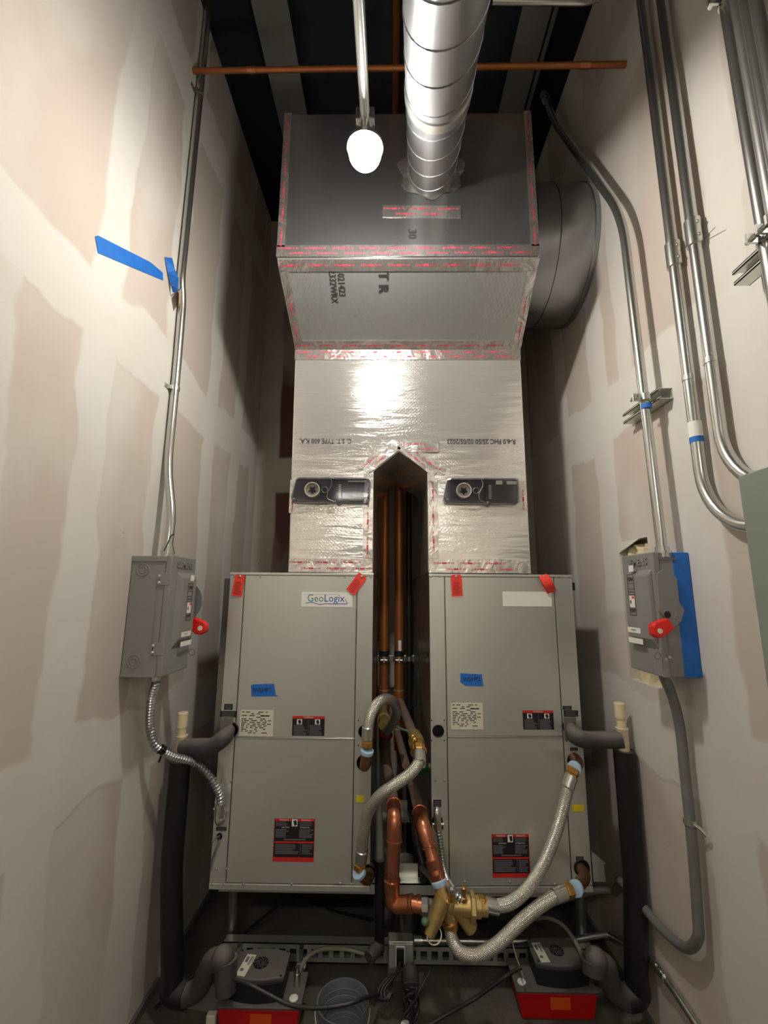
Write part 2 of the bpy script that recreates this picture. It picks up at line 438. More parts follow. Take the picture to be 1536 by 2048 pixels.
for sd_, xx in (('left', WL), ('right', WR-.014)): struct(MB().box((xx, YF, 0), (xx+.014, YB, .035)).build('baseboard_'+sd_, M['emt_dull']))
# right wall with the cut-out behind the switch
hy0, hy1, hz0, hz1 = 1.70, 1.915, 1.255, 1.815
mb = MB(); ys = [YF, hy0, hy1, YB+.12]; zs = [0, hz0, hz1, ZT]
for i in range(3):
    for j in range(3):
        if i == 1 and j == 1: continue
        mb.quad((WR, ys[i], zs[j]), (WR, ys[i+1], zs[j]), (WR, ys[i+1], zs[j+1]), (WR, ys[i], zs[j+1]))
t = .06
mb.quad((WR, hy0, hz0), (WR+t, hy0, hz0), (WR+t, hy0, hz1), (WR, hy0, hz1)); mb.quad((WR, hy1, hz0), (WR+t, hy1, hz0), (WR+t, hy1, hz1), (WR, hy1, hz1))
mb.quad((WR, hy0, hz0), (WR+t, hy0, hz0), (WR+t, hy1, hz0), (WR, hy1, hz0)); mb.quad((WR, hy0, hz1), (WR+t, hy0, hz1), (WR+t, hy1, hz1), (WR, hy1, hz1))
mb.quad((WR+t, hy0, hz0), (WR+t, hy1, hz0), (WR+t, hy1, hz1), (WR+t, hy0, hz1))
mb.quad((WR+.12, YF, 0), (WR+.12, YB+.12, 0), (WR+.12, YB+.12, ZT), (WR+.12, YF, ZT))
mb.quad((WR, YF, ZT), (WR+.12, YF, ZT), (WR+.12, YB+.12, ZT), (WR, YB+.12, ZT))
struct(mb.build('wall_right', M['wall_right']))
struct(MB().box((WL-.6, YF-.4, 4.75), (WR+.6, YB+.5, 4.85)).build('ceiling', M['deck']))
# black-coloured sheets standing in for the shade between wall top and deck
mb = MB(); mb.box((WL-.6, YF-.4, ZT), (WL-.5, YB+.5, 4.75)); mb.box((WR+.5, YF-.4, ZT), (WR+.6, YB+.5, 4.75))
mb.box((WL-.6, YB+.4, ZT), (WR+.6, YB+.5, 4.75)); mb.box((WL-.6, YF-.4, ZT), (WR+.6, YF-.3, 4.75))
mb.box((WL-.6, YF-.4, ZT-.02), (WL-.12, YB+.5, ZT)); mb.box((WR+.12, YF-.4, ZT-.02), (WR+.6, YB+.5, ZT)); mb.box((WL-.12, YB+.12, ZT-.02), (WR+.12, YB+.5, ZT))
struct(mb.build('gap_shade', M['gap_shade_black']))
def beam(x0, x1, zz=4.62):
    b = MB(); b.box((x0, YF, zz), (x1, YB+.3, zz+.012)); xm = (x0+x1)/2
    b.box((xm-.005, YF, zz+.012), (xm+.005, YB+.3, 4.75)); return b
struct(beam(-.74, -.55).build('ceiling_beam', M['beam'])); struct(beam(.68, .87).build('ceiling_beam', M['beam']))
struct(beam(-.08, .02, 4.70).build('ceiling_beam', M['deck']))

# ================================================================== LAMP
bp_ = at(730, 305, Y=1.2)
lamp = thing('pendant_lamp', 'bright round bare bulb at the end of a ceiling conduit', 'lamp', bp_)
MB().sphere(bp_, .053, n=24, m=16).build('bulb', emit('bulb_glow', (255, 249, 240), BULB_EMIT), lamp)
b = MB(); b.lathe(bp_+V(0, 0, .015), (0, 0, 1), [(0, .0545), (0, .059), (.020, .056), (.045, .036), (.065, .030), (.10, .030), (.10, .02), (.055, .028), (.044, .034), (.019, .052)], n=36, capends=False); b.build('lamp_holder', M['zinc'], lamp)
ctop = at(725, 0, Y=.87); cz = bp_.z+.115
b = MB(); b.tube([V(bp_.x, bp_.y+.03, cz), V(bp_.x-.002, .4, cz+.0), V(bp_.x, YF, cz)], .0165, 16); b.build('conduit', M['emt'], lamp)
b = MB(); b.box((bp_.x-.03, bp_.y-.03, cz-.02), (bp_.x+.03, bp_.y+.03, cz+.03)); b.build('outlet_box', M['zinc'], lamp, .004)
q = V(.0, -1.25, 2.75)
l2 = thing('fill_lamp', 'unseen long strip lamp added behind the camera to brighten the lower walls', 'lamp', q)
b = MB(); b.box((-.65, -1.33, 2.75), (.65, -1.17, 2.79)); b.build('diffuser', emit('fill_glow', (255, 250, 240), FILL_EMIT), l2, .01)
b = MB(); b.box((-.67, -1.34, 2.785), (.67, -1.16, 2.86)); b.box((-.67, -1.345, 2.735), (.67, -1.335, 2.80)); b.box((-.67, -1.165, 2.735), (.67, -1.155, 2.80)); b.box((-.675, -1.345, 2.735), (-.655, -1.155, 2.80)); b.box((.655, -1.345, 2.735), (.675, -1.155, 2.80)); b.build('housing', M['white'], l2)  # side flanges added to keep this lamp's light off the upper walls
for xx in (-.5, .5): b = MB(); b.cyl(V(xx, -1.25, 2.86), V(xx, -1.25, 4.75), .004, n=8); b.build('hanger', M['emt'], l2)

# ================================================================== HEAT PUMPS
def label_plate(parent, fr, u, z, w_, h, m, name='label', d=.0, tilt=0, label=None):
    f = Fr(fr.p(u, z, d), fr.ux*math.cos(tilt)+fr.uz*math.sin(tilt), fr.uz*math.cos(tilt)-fr.ux*math.sin(tilt))
    b = MB(); b.fbox(f, 0, -h, w_, 0, .0002, .0014)
    return b.build(name, m, parent, label=label), f
def rects(parent, fr, L, m, name='print', d=.0018):
    b = MB()
    for u0, z0, u1, z1 in L: b.fbox(fr, u0, z0, u1, z1, .0012, d)
    return b.build(name, m, parent)
def lines(r0, u0, u1, z0, z1, dz, th, jag=.3):
    out = []; z = z0
    while z > z1:
        out.append((u0, z-th, u1-(u1-u0)*jag*r0.random(), z)); z -= dz
    return out
def small_label(parent, fr, px0, py0, px1, py1, name='port_label', m=None):
    u0, z0 = fr.hit(px0, py0); u1, z1 = fr.hit(px1, py1)
    o, f = label_plate(parent, fr, u0, z0, u1-u0, z0-z1, m or M['black'], name, d=.0065)
    W_, H_ = u1-u0, z0-z1
    if m is None: rects(o, f, lines(rnd, W_*.12, W_*.92, -H_*.2, -H_*.85, H_*.27, H_*.1, .15), M['grey_print'])
    return o
def unit(origin, rot, side):
    """side: -1 left machine, +1 right machine"""
    W_, D_, H_ = .645, .78, 1.25
    fr = Fr(origin, (math.cos(rot), math.sin(rot), 0)); back = Fr(origin, (math.cos(rot), math.sin(rot), 0))
    t = thing('heat_pump', ('left' if side < 0 else 'right') + ' galvanised heat pump cabinet ' +
              ('with a printed blue and green name plate' if side < 0 else 'with a blank white name plate'), 'heat pump', origin)
    # cabinet shell
    b = MB(); b.fbox(fr, 0, 0, W_, H_, -D_, -.004); b.build('cabinet', M['galv_dark'], t, .003)
    b = MB(); b.fbox(fr, -.001, -.010, W_+.001, .012, -D_, .0075); b.build('base_rail', M['galv'], t, .002)
    b = MB(); b.fbox(fr, -.002, H_-.012, W_+.002, H_, -.02, .009); b.build('top_rail', M['galv'], t, .002)
    if side < 0:
        s1 = fr.hit(489, 1180)[0]; s2 = fr.hit(712, 1300)[0]
    else:
        s1 = fr.hit(891, 1300)[0]; s2 = fr.hit(1115, 1300)[0]
    zs = fr.hit(600, 1475)[1] if side < 0 else fr.hit(1000, 1472)[1]
    zb = .055; g = .0022
    pst = []
    for a, c in ((0, s1-g), (s2+g, W_)):
        b = MB(); b.fbox(fr, a, .014, c, H_-.012, -.004, .006); pst.append(b.build('corner_post', M['galv'], t, .0015))
    b = MB(); b.fbox(fr, s1+g, zs+g, s2-g, H_-.013, -.004, .006); up = b.build('access_panel', M['galv'], t, .0018)
    b = MB(); b.fbox(fr, s1+g, .016, s2-g, zs-g, -.004, .006); lo = b.build('access_panel', M['galv'], t, .0018)
    b = MB(); b.fbox(fr, s1, zs-.004, s2, zs+.0015, .004, .009); b.build('seam_lip', M['zinc'], t, .001)
    # screws
    sp = [(463+5, 1153), (520, 1153), (690, 1154), (742, 1154), (425, 1768), (448, 1768), (487, 1768), (583, 1768), (680, 1767), (742, 1766), (432, 1738), (452, 1738), (444, 1560), (462, 1563)] if side < 0 else \
         [(862, 1153), (880, 1153), (1118, 1154), (1138, 1154), (870, 1560), (889, 1561), (930, 1764), (1110, 1768), (1020, 1764), (880, 1770), (1150, 1767)]
    for px, py in sp:
        u, z = fr.hit(px, py, .006)
        b = MB(); b.lathe(fr.p(u, z, .004), fr.n, [(0, .005), (.004, .0052), (.0065, .0035), (.007, .0005)], n=10); b.build('screw', M['zinc'], t)
    for px, py in ([(717, 1440), (717, 1490), (745, 1490)] if side < 0 else [(863, 1440), (888, 1440), (863, 1480), (888, 1480), (1132, 1480)]):
        u, z = fr.hit(px, py); b = MB(); b.lathe(fr.p(u, z, .0062), fr.n, [(0, .003), (.001, .003)], n=8); b.build('pilot_hole', M['rubber'], t)
    # ports: rubber ring with a dark recess
    for px, py, r in ([(729, 1462, .026), (728, 1524, .031), (738, 1742, .029), (464, 1458, .030), (440, 1671, .012)] if side < 0 else
                      [(876, 1461, .025), (1147, 1520, .030), (1162, 1734, .032), (1137, 1452, .030), (874, 1640, .022)]):
        u, z = fr.hit(px, py)
        b = MB(); b.lathe(fr.p(u, z, .0065), fr.n, [(0, r), (.003, r), (.004, r*.93), (.003, r*.86), (-.0, r*.84), (-.0, .001)], n=28); b.build('port_grommet', M['rubber'], t)
    # grey boot plate round the condensate outlet
    px = 443 if side < 0 else 1124
    u, z = fr.hit(px, 1430)
    b = MB(); b.fbox(fr, u, z-.095, u+.055, z-.005, .006, .012); b.build('drain_plate', M['emt_dull'], t, .006)
    # name plate
    a = fr.hit(*((604, 1184) if side < 0 else (1004, 1183))); c = fr.hit(*((705, 1214) if side < 0 else (1103, 1213)))
    o, f = label_plate(up, fr, a[0], a[1], c[0]-a[0], a[1]-c[1], M['white'], 'name_plate', .006)
    PW, PH = c[0]-a[0], a[1]-c[1]
    if side < 0:
        b = MB(); text_on(b, f, 'Geo', PW*.11, -PH*.43, PH*.72, .0018, align='LEFT', sx=.92); b.build('lettering', M['green_logo'], o)
        b = MB(); text_on(b, f, 'Logix', PW*.44, -PH*.43, PH*.72, .0018, align='LEFT', sx=.92); b.build('lettering', M['blue_logo'], o)
        b = MB(); P = []
        for i in range(25):
            s_ = i/24; P.append((PW*(.09+.38*s_), -PH*(.76+.07*math.sin(s_*2*pi)*-1)))
        for (u0, z0), (u1, z1) in zip(P, P[1:]): b.quad(f.p(u0, z0-.002, .0018), f.p(u1, z1-.002, .0018), f.p(u1, z1+.001, .0018), f.p(u0, z0+.001, .0018))
        b.fbox(f, PW*.46, -PH*.80, PW*.90, -PH*.76, .0014, .0018); b.fbox(f, PW*.53, -PH*.86, PW*.90, -PH*.845, .0014, .0018)
        b.fbox(f, PW*.05, -PH*.17, PW*.72, -PH*.155, .0014, .0018)
        b.quad(f.p(PW*.86, -PH*.45, .0018), f.p(PW*.91, -PH*.78, .0018), f.p(PW*.895, -PH*.78, .0018), f.p(PW*.85, -PH*.45, .0018))
        b.build('emblem', M['blue_logo'], o)
    # rating label
    a = fr.hit(*((482, 1419) if side < 0 else (901, 1405))); c = fr.hit(*((546, 1472) if side < 0 else (966, 1458)))
    o, f = label_plate(up, fr, a[0], a[1], c[0]-a[0], a[1]-c[1], M['cream'], 'rating_label', .006)
    PW, PH = c[0]-a[0], a[1]-c[1]; rr = random.Random(3); L = []
    for z in range(13):
        u = .05
        while u < .85:
            w1 = .04+.14*rr.random()
            if rr.random() < .72: L.append((PW*u, -PH*(.09+z*.066), PW*min(.93, u+w1), -PH*(.06+z*.066)))
            u += w1+.03+.05*rr.random()
    L.append((PW*.62, -PH*.24, PW*.88, -PH*.20))
    rects(o, f, L, M['ink'])
    # caution label on the upper panel
    a = fr.hit(*((586, 1431) if side < 0 else (1044, 1420))); c = fr.hit(*((649, 1471) if side < 0 else (1107, 1458)))
    o, f = label_plate(up, fr, a[0], a[1], c[0]-a[0], a[1]-c[1], M['black'], 'warning_label', .006)
    PW, PH = c[0]-a[0], a[1]-c[1]
    rects(o, f, [(0, -PH*.13, PW, 0)], M['red_print'], 'red_header')
    b = MB(); text_on(b, f, 'WARNING', PW*.5, -PH*.065, PH*.11, .0022); b.build('lettering', M['white'], o)
    rects(o, f, [(PW*.14, -PH*.42, PW*.30, -PH*.16), (PW*.70, -PH*.42, PW*.86, -PH*.16)], M['white'], 'pictogram_tile')
    for cx in (.22, .78):
        b = MB(); b.prism(f, [(PW*(cx-.05), -PH*.22), (PW*(cx+.03), -PH*.18), (PW*(cx+.06), -PH*.34), (PW*(cx+.02), -PH*.40), (PW*(cx-.02), -PH*.39)], .0018, .0024)
        b.build('pictogram', M['black'], o)
    rects(o, f, lines(rr, PW*.05, PW*.46, -PH*.47, -PH*.96, PH*.075, PH*.035)+lines(rr, PW*.54, PW*.96, -PH*.47, -PH*.96, PH*.075, PH*.035)+[(PW*.495, -PH*.9, PW*.505, -PH*.2)], M['grey_print'])
    # large caution label on the lower panel
    a = fr.hit(*((550, 1635) if side < 0 else (982, 1667))); c = fr.hit(*((628, 1722) if side < 0 else (1060, 1753)))
    o, f = label_plate(lo, fr, a[0], a[1], c[0]-a[0], a[1]-c[1], M['black'], 'warning_label', .006)
    PW, PH = c[0]-a[0], a[1]-c[1]
    rects(o, f, [(0, -PH*.06, PW*.42, 0), (PW*.58, -PH*.06, PW, 0), (0, -PH, PW, -PH*.90), (0, -PH*.57, PW, -PH*.53), (0, -PH*.9, PW*.012, 0), (PW*.988, -PH*.9, PW, 0)], M['red_print'], 'red_band')
    for tx, cx, cz_, sz_ in (('WARNING', .24, .032, .05), ('WARNING', .78, .032, .05), ('CAUTION', .28, .205, .045), ('ATTENTION', .76, .205, .045)):
        b = MB(); text_on(b, f, tx, PW*cx, -PH*cz_, PH*sz_, .0022); b.build('lettering', M['white'], o)
    rects(o, f, [(PW*.43, -PH*.18, PW*.57, -PH*.01)], M['white'], 'pictogram_tile')
    b = MB(); b.prism(f, [(PW*.47, -PH*.05), (PW*.54, -PH*.03), (PW*.56, -PH*.14), (PW*.50, -PH*.17)], .0018, .0024); b.build('pictogram', M['black'], o)
    rects(o, f, lines(rr, PW*.04, PW*.38, -PH*.08, -PH*.18, PH*.035, PH*.015)+lines(rr, PW*.62, PW*.96, -PH*.08, -PH*.18, PH*.035, PH*.015) +
          lines(rr, PW*.04, PW*.38, -PH*.25, -PH*.45, PH*.035, PH*.018)+lines(rr, PW*.62, PW*.96, -PH*.25, -PH*.45, PH*.035, PH*.018) +
          lines(rr, PW*.05, PW*.62, -PH*.60, -PH*.84, PH*.04, PH*.02)+lines(rr, PW*.70, PW*.96, -PH*.60, -PH*.84, PH*.04, PH*.02) +
          [(PW*.655, -PH*.85, PW*.665, -PH*.57), (PW*.25, -PH*.50, PW*.78, -PH*.475)], M['grey_print'])
    # small port labels
    if side < 0:
        for q in ((450, 1407, 466, 1419), (442, 1421, 474, 1434), (434, 1652, 454, 1660)): small_label(t, fr, *q)
        small_label(t, fr, 713, 1590, 728, 1603, 'yellow_label', M['yellow'])
    else:
        for q in ((1124, 1411, 1142, 1419), (1126, 1420, 1155, 1432), (1139, 1494, 1154, 1500), (1150, 1711, 1166, 1718), (866, 1598, 882, 1612), (869, 1650, 886, 1657)): small_label(t, fr, *q)
        small_label(t, fr, 1143, 1608, 1166, 1621, 'yellow_label', M['yellow'])
    return t, fr
UL, frL = unit(V(-.720, 2.0, .43), 0, -1)
UR, frR = unit(V(.175, 2.0, .43), math.radians(2.0), 1)
# filter rack lip along the left edge of the left machine
b = MB(); b.box((-.756, 2.02, .95), (-.724, 2.75, 1.655)); b.build('filter_rack', M['galv_dark'], UL, .002)
u, z = frR.hit(1143, 1165); b = MB(); b.fbox(frR, .647, z-.035, .668, z+.0, -.05, -.02); b.build('filter_clip', M['black_plastic'], UR)
b = MB(); b.box((.825, 2.05, .45), (.865, 2.75, .462)); b.prism(Fr((.83, 2.05, .45), (1, 0, 0)), [(0, 0), (.05, 0), (.045, .06), (.055, .066), (0, .11)], 0, .02); b.build('side_bracket', M['galv'], UR)

# blue tape with handwritten numbers
def unit_tape(fr, quad_px, txt, px, label, sz):
    P = [fr.hit(*q) for q in quad_px]
    c = fr.p(sum(p[0] for p in P)/len(P), sum(p[1] for p in P)/len(P), .007)
    t = thing('tape_label', label, 'tape', c)
    b = MB(); b.prism(fr, P, .0064, .0072); o = b.build('tape', M['blue_tape'], t)
    b = MB(); u, z = fr.hit(*px); text_on(b, fr, txt, u, z, sz, .0078, rot=.06, bold=0); b.build('handwriting', M['black'], t)
unit_tape(frL, [(504, 1392), (503, 1370), (508, 1368), (549, 1367), (552, 1389), (559, 1392)], 'WSHP1', (526, 1380), 'blue tape marked WSHP1 on the left heat pump', .024)
unit_tape(frR, [(920, 1346), (963, 1348), (966, 1372), (930, 1371), (920, 1364)], 'WSHP2', (943, 1358), 'blue tape marked WSHP2 on the right heat pump', .024)

# red tags under the top screws
def red_tag(fr, px, py, ang, ln, wd, label, curl=0):
    u, z = fr.hit(px, py, .008); o = fr.p(u, z, .0135)
    a = fr.uz*-math.cos(ang)+fr.ux*math.sin(ang); s = fr.ux*math.cos(ang)+fr.uz*math.sin(ang)
    f = Fr(o, s, -a)
    t = thing('red_tag', label, 'tag', o, 'red tags screwed to the heat pumps')
    n = 10; b = MB(); th = .0008
    pts = []
    for i in range(n+1):
        q = i/n; d = curl*math.sin(q*pi)*.02; sh = curl*.012*q*q
        pts.append((.008-ln*q, d, sh))
    for (z0, d0, h0), (z1, d1, h1) in zip(pts, pts[1:]):
        w0 = wd/2*(1 if z0 < .002 else .75)
        P = [f.p(-wd/2+h1, z1, d1), f.p(wd/2+h1, z1, d1), f.p(wd/2+h1, z1, d1-th), f.p(-wd/2+h1, z1, d1-th),
             f.p(-w0+h0, z0, d0), f.p(w0+h0, z0, d0), f.p(w0+h0, z0, d0-th), f.p(-w0+h0, z0, d0-th)]
        b.hexa(P)
    b.build('tag_body', M['red_tag'], t)
    if not curl:
        k = MB()
        for i in range(9): k.fbox(f, -wd*.36, -ln*.28-i*ln*.066-.001, wd*(.36-.2*rnd.random()), -ln*.28-i*ln*.066+.0006, .0002, .0006)
        k.build('print', M['black'], t)
    k = MB(); k.lathe(o, fr.n, [(-.006, .004), (.001, .006), (.004, .0055), (.0055, .001)], n=12); k.build('tag_screw', M['zinc'], t)
red_tag(frL, 481, 1153, -.13, .095, .046, 'red tag hanging from the left heat pump\'s left corner')
red_tag(frL, 724, 1153, -.62, .095, .046, 'tilted red tag beside the printed name plate on the left heat pump')
red_tag(frR, 912, 1153, .04, .095, .048, 'straight red tag at the upper left of the right heat pump')
red_tag(frR, 1086, 1153, .30, .085, .044, 'curled red tag over the blank white plate on the right heat pump', 1)

# ================================================================== PLENUM
PY, PB = 2.03, 2.69
pl = thing('supply_plenum', 'large foil-wrapped two-legged duct plenum standing on both heat pumps', 'duct', V(.08, PY, 1.685))
ffr = Fr((0, PY, 0), (1, 0, 0))
ZJ = 2.795
b = MB(); b.prism(ffr, [(-.468, 1.682), (-.078, 1.682), (-.08, 2.165), (.040, 2.262), (.174, 2.165), (.174, 1.685), (.643, 1.685), (.645, ZJ), (-.484, ZJ)], -(PB-PY), 0)
b.build('lower_duct', M['foil'], pl, .006, 2)
xb0, xb1, yb, zb0, zb1 = -.496, .632, 1.66, 3.008, 3.76
b = MB(); b.hexa([V(-.484, PY, ZJ), V(.645, PY, ZJ), V(.645, PB, ZJ), V(-.484, PB, ZJ), V(xb0, yb, zb0), V(xb1, yb, zb0), V(xb1, PB, zb0), V(xb0, PB, zb0)])
b.build('transition', M['foil_slope'], pl, .006, 2)
b = MB(); b.box((xb0, yb, zb0), (xb1, PB, zb1)); b.build('upper_box', M['foil_smooth'], pl, .008, 2)

# tape
unit_print = []
def tape(fr, u0, z0, u1, z1, wd, d=.002, step=.085, phase=0, dbl=False, flip=False):
    """strip of printed foil tape between two points of a frame"""
    a = Vector((u0, z0)); c = Vector((u1, z1)); L_ = (c-a).length; dr = (c-a)/L_
    f = Fr(fr.p(u0, z0, d), fr.ux*dr.x+fr.uz*dr.y, fr.uz*dr.x-fr.ux*dr.y)
    b = MB(); n = max(2, int(L_/.04)); 
    for i in range(n):
        s0, s1 = L_*i/n, L_*(i+1)/n
        b.fbox(f, s0, -wd/2, s1, wd/2, -.0015, .0012)
    o = b.build('foil_tape', M['foil_tape'], pl)
    k = MB(); s = .014+phase; step = max(step, .118)
    if L_ < .12: k.fbox(f, L_*.3, -.004, L_*.3+.022, .004, .0014, .0018)
    while s < L_-.085:
        rows = (wd*.22, -wd*.22) if wd > .05 else (0,)
        for j, r in enumerate(rows):
            ss = s+(step*.45 if j else 0)
            if ss+.08 > L_: continue
            k.lathe(f.p(ss-.006, r, .0013), f.n, [(0, .0052), (.0006, .0052), (.0006, .0036), (0, .0036)], n=10, capends=False)
            text_on(k, f, 'Shur', ss+.012, r, .0115, .0019, rot=pi if flip else 0, bold=.0003)
            k.fbox(f, ss+.025, r-.004, ss+.047, r+.004, .0014, .0018)
            text_on(k, f, 'AF 100', ss+.066, r, .0105, .0019, rot=pi if flip else 0, bold=.0002)
        s += step
    k.build('print', M['pink_print'], o)
    return o
tape(ffr, -.466, 1.716, -.082, 1.716, .062, .002)
tape(ffr, .178, 1.716, .640, 1.716, .062, .002, phase=.02)
tape(ffr, -.105, 1.75, -.105, 2.15, .046, .003)
tape(ffr, .200, 1.75, .200, 2.13, .046, .003, phase=.03)
tape(ffr, -.484, ZJ-.028, .645, ZJ-.028, .055, .003, .07)
for a, c in (((-.13, 2.17), (.03, 2.30)), ((.05, 2.30), (.22, 2.16))): tape(ffr, a[0], a[1], c[0], c[1], .06, .004, .06)
tape(ffr, .075, 2.285, .23, 2.285, .055, .006, .07); tape(ffr, -.16, 2.19, -.10, 2.19, .03, .002, .05); tape(ffr, .20, 2.19, .26, 2.16, .03, .002, .05)
tape(ffr, -.462, 1.96, -.462, 2.12, .03, .002, .05); tape(ffr, .622, 1.98, .622, 2.12, .03, .002, .05)
# sloped face frame
sl = Fr((0, PY, ZJ), (1, 0, 0), (V(0, yb, zb0)-V(0, PY, ZJ)))
SL = (V(0, yb, zb0)-V(0, PY, ZJ)).length
tape(sl, -.484, .025, .645, .025, .05, .003, .07); tape(sl, -.49, SL-.03, .632, SL-.03, .05, .003, .07)
tape(sl, -.462, .05, -.472, SL-.05, .042, .003, .06); tape(sl, .622, .05, .610, SL-.05, .042, .003, .06)
bf = Fr((0, yb, 0), (1, 0, 0))
tape(bf, xb0, zb0+.03, xb1, zb0+.03, .055, .003, .07, flip=True)
tape(bf, xb0+.018, zb0+.05, xb0+.018, zb1, .034, .003, .07); tape(bf, xb1-.018, zb0+.05, xb1-.018, zb1, .034, .003, .07)
tape(bf, -.04, 3.235, .30, 3.23, .06, .002, .06)
# stencilled print on the facing
def pt(fr, px, py): return fr.hit(px, py)
k = MB(); z = pt(ffr, 650, 882)[1]
text_on(k, ffr, 'C. S.T. TYPE 600 K.A.', -.315, z, .036, .002, rot=pi, sx=.78, bold=.0006); k.build('stencil_print', M['ink'], pl); k = MB()
text_on(k, ffr, 'R-6.0 FHC 25/50 02/05/2023', .435, z, .036, .002, rot=pi, sx=.78, bold=.0006); k.build('stencil_print', M['ink'], pl)
k = MB(); u, z = sl.hit(676, 570); text_on(k, sl, '021423', u+.015, z, .042, .002, rot=-pi/2, sx=.8, bold=.0008); text_on(k, sl, '2332WRX', u-.022, z-.008, .042, .002, rot=-pi/2, sx=.8, bold=.0008)
k.build('stencil_print', M['ink'], pl); k = MB()
u, z = sl.hit(766, 549); text_on(k, sl, 'T R', u, z-.030, .062, .0045, rot=-pi/2, bold=.001); k.build('stencil_print', M['ink'], pl)
k = MB(); u, z = bf.hit(824, 468); text_on(k, bf, '30', u, z, .05, .002, rot=-pi/2, bold=.001); k.build('stencil_print', M['ink'], pl)

# foil clipping, fine seams: crumpled collar round the spiral duct
ax0 = at(862, 352, Y=yb+.012)
dirn = (at(892, 0, Y=.80)-ax0).normalized()
Rd = .101
sd = thing('spiral_duct', 'round spiral galvanised duct running overhead into the foil box', 'duct', ax0)
P0 = ax0; P1 = ax0+dirn*3.6
b = MB(); b.tube(resample([P0, P1], .25), Rd, 40); b.build('duct_shell', M['galv_duct'], sd)
b = MB(); pts = []; uu, vv = frame_of(dirn); nT = 21; pitch = .145
for i in range(nT*28):
    a = 2*pi*i/28; pts.append(P0+dirn*(pitch*i/28+.1)+(uu*math.cos(a)+vv*math.sin(a))*(Rd+.0005))
b.tube(pts, .002, 6); b.build('spiral_seam', M['galv_duct'], sd)
for q in (.62, 1.25): b = MB(); b.lathe(ax0+dirn*q, dirn, [(0, Rd), (.0, Rd+.004), (.05, Rd+.004), (.05, Rd)], n=40, capends=False); b.build('coupling_band', M['zinc'], sd)
b = MB(); n = 48; prev = None
for i in range(n+1):
    a = 2*pi*i/n; r2 = Rd+.05+.012*math.sin(a*7)+.008*rnd.random()
    inn = V(ax0.x+math.cos(a)*(Rd+.002), yb-.05-.01*rnd.random(), ax0.z+.005+math.sin(a)*(Rd+.003))
    mid = V(ax0.x+math.cos(a)*(Rd+.008), yb-.008, ax0.z+.012+math.sin(a)*(Rd+.008))
    out = V(ax0.x+math.cos(a)*(r2-.012), yb-.003, ax0.z+.012+math.sin(a)*(r2-.012))
    if prev: b.quad(prev[0], inn, mid, prev[1]); b.quad(prev[1], mid, out, prev[2])
    prev = (inn, mid, out)
b.build('foil_collar', M['foil_tape'], sd)

# big round take-off to the right wall
cy, cz2, Rb = 2.15, 3.40, .345
bd = thing('round_duct', 'wide round galvanised duct between the foil box and the right wall', 'duct', V(.64, cy, cz2))
b = MB(); b.lathe(V(xb1-.01, cy, cz2), (1, 0, 0), [(0, Rb), (.355, Rb), (.367, Rb)], n=56); b.build('duct_shell', M['galv_duct'], bd)
b = MB()
for xx in (.045, .06, .17, .33): b.lathe(V(xb1+xx, cy, cz2), (1, 0, 0), [(0, Rb), (.001, Rb+.006), (.006, Rb+.006), (.007, Rb)], n=56, capends=False)
b.build('ring_bead', M['galv_duct'], bd)
b = MB(); prev = None
for i in range(61):
    a = 2*pi*i/60; r2 = Rb+.016+.006*rnd.random()
    p0 = V(xb1+.004, cy+math.cos(a)*min(.9, (r2+.015)), cz2+math.sin(a)*(r2+.008)); p1 = V(xb1+.03+.012*rnd.random(), cy+math.cos(a)*(Rb+.003), cz2+math.sin(a)*(Rb+.003))
    if prev: b.quad(prev[0], p0, p1, prev[1])
    prev = (p0, p1)
b.build('foil_collar', M['foil_tape'], bd)

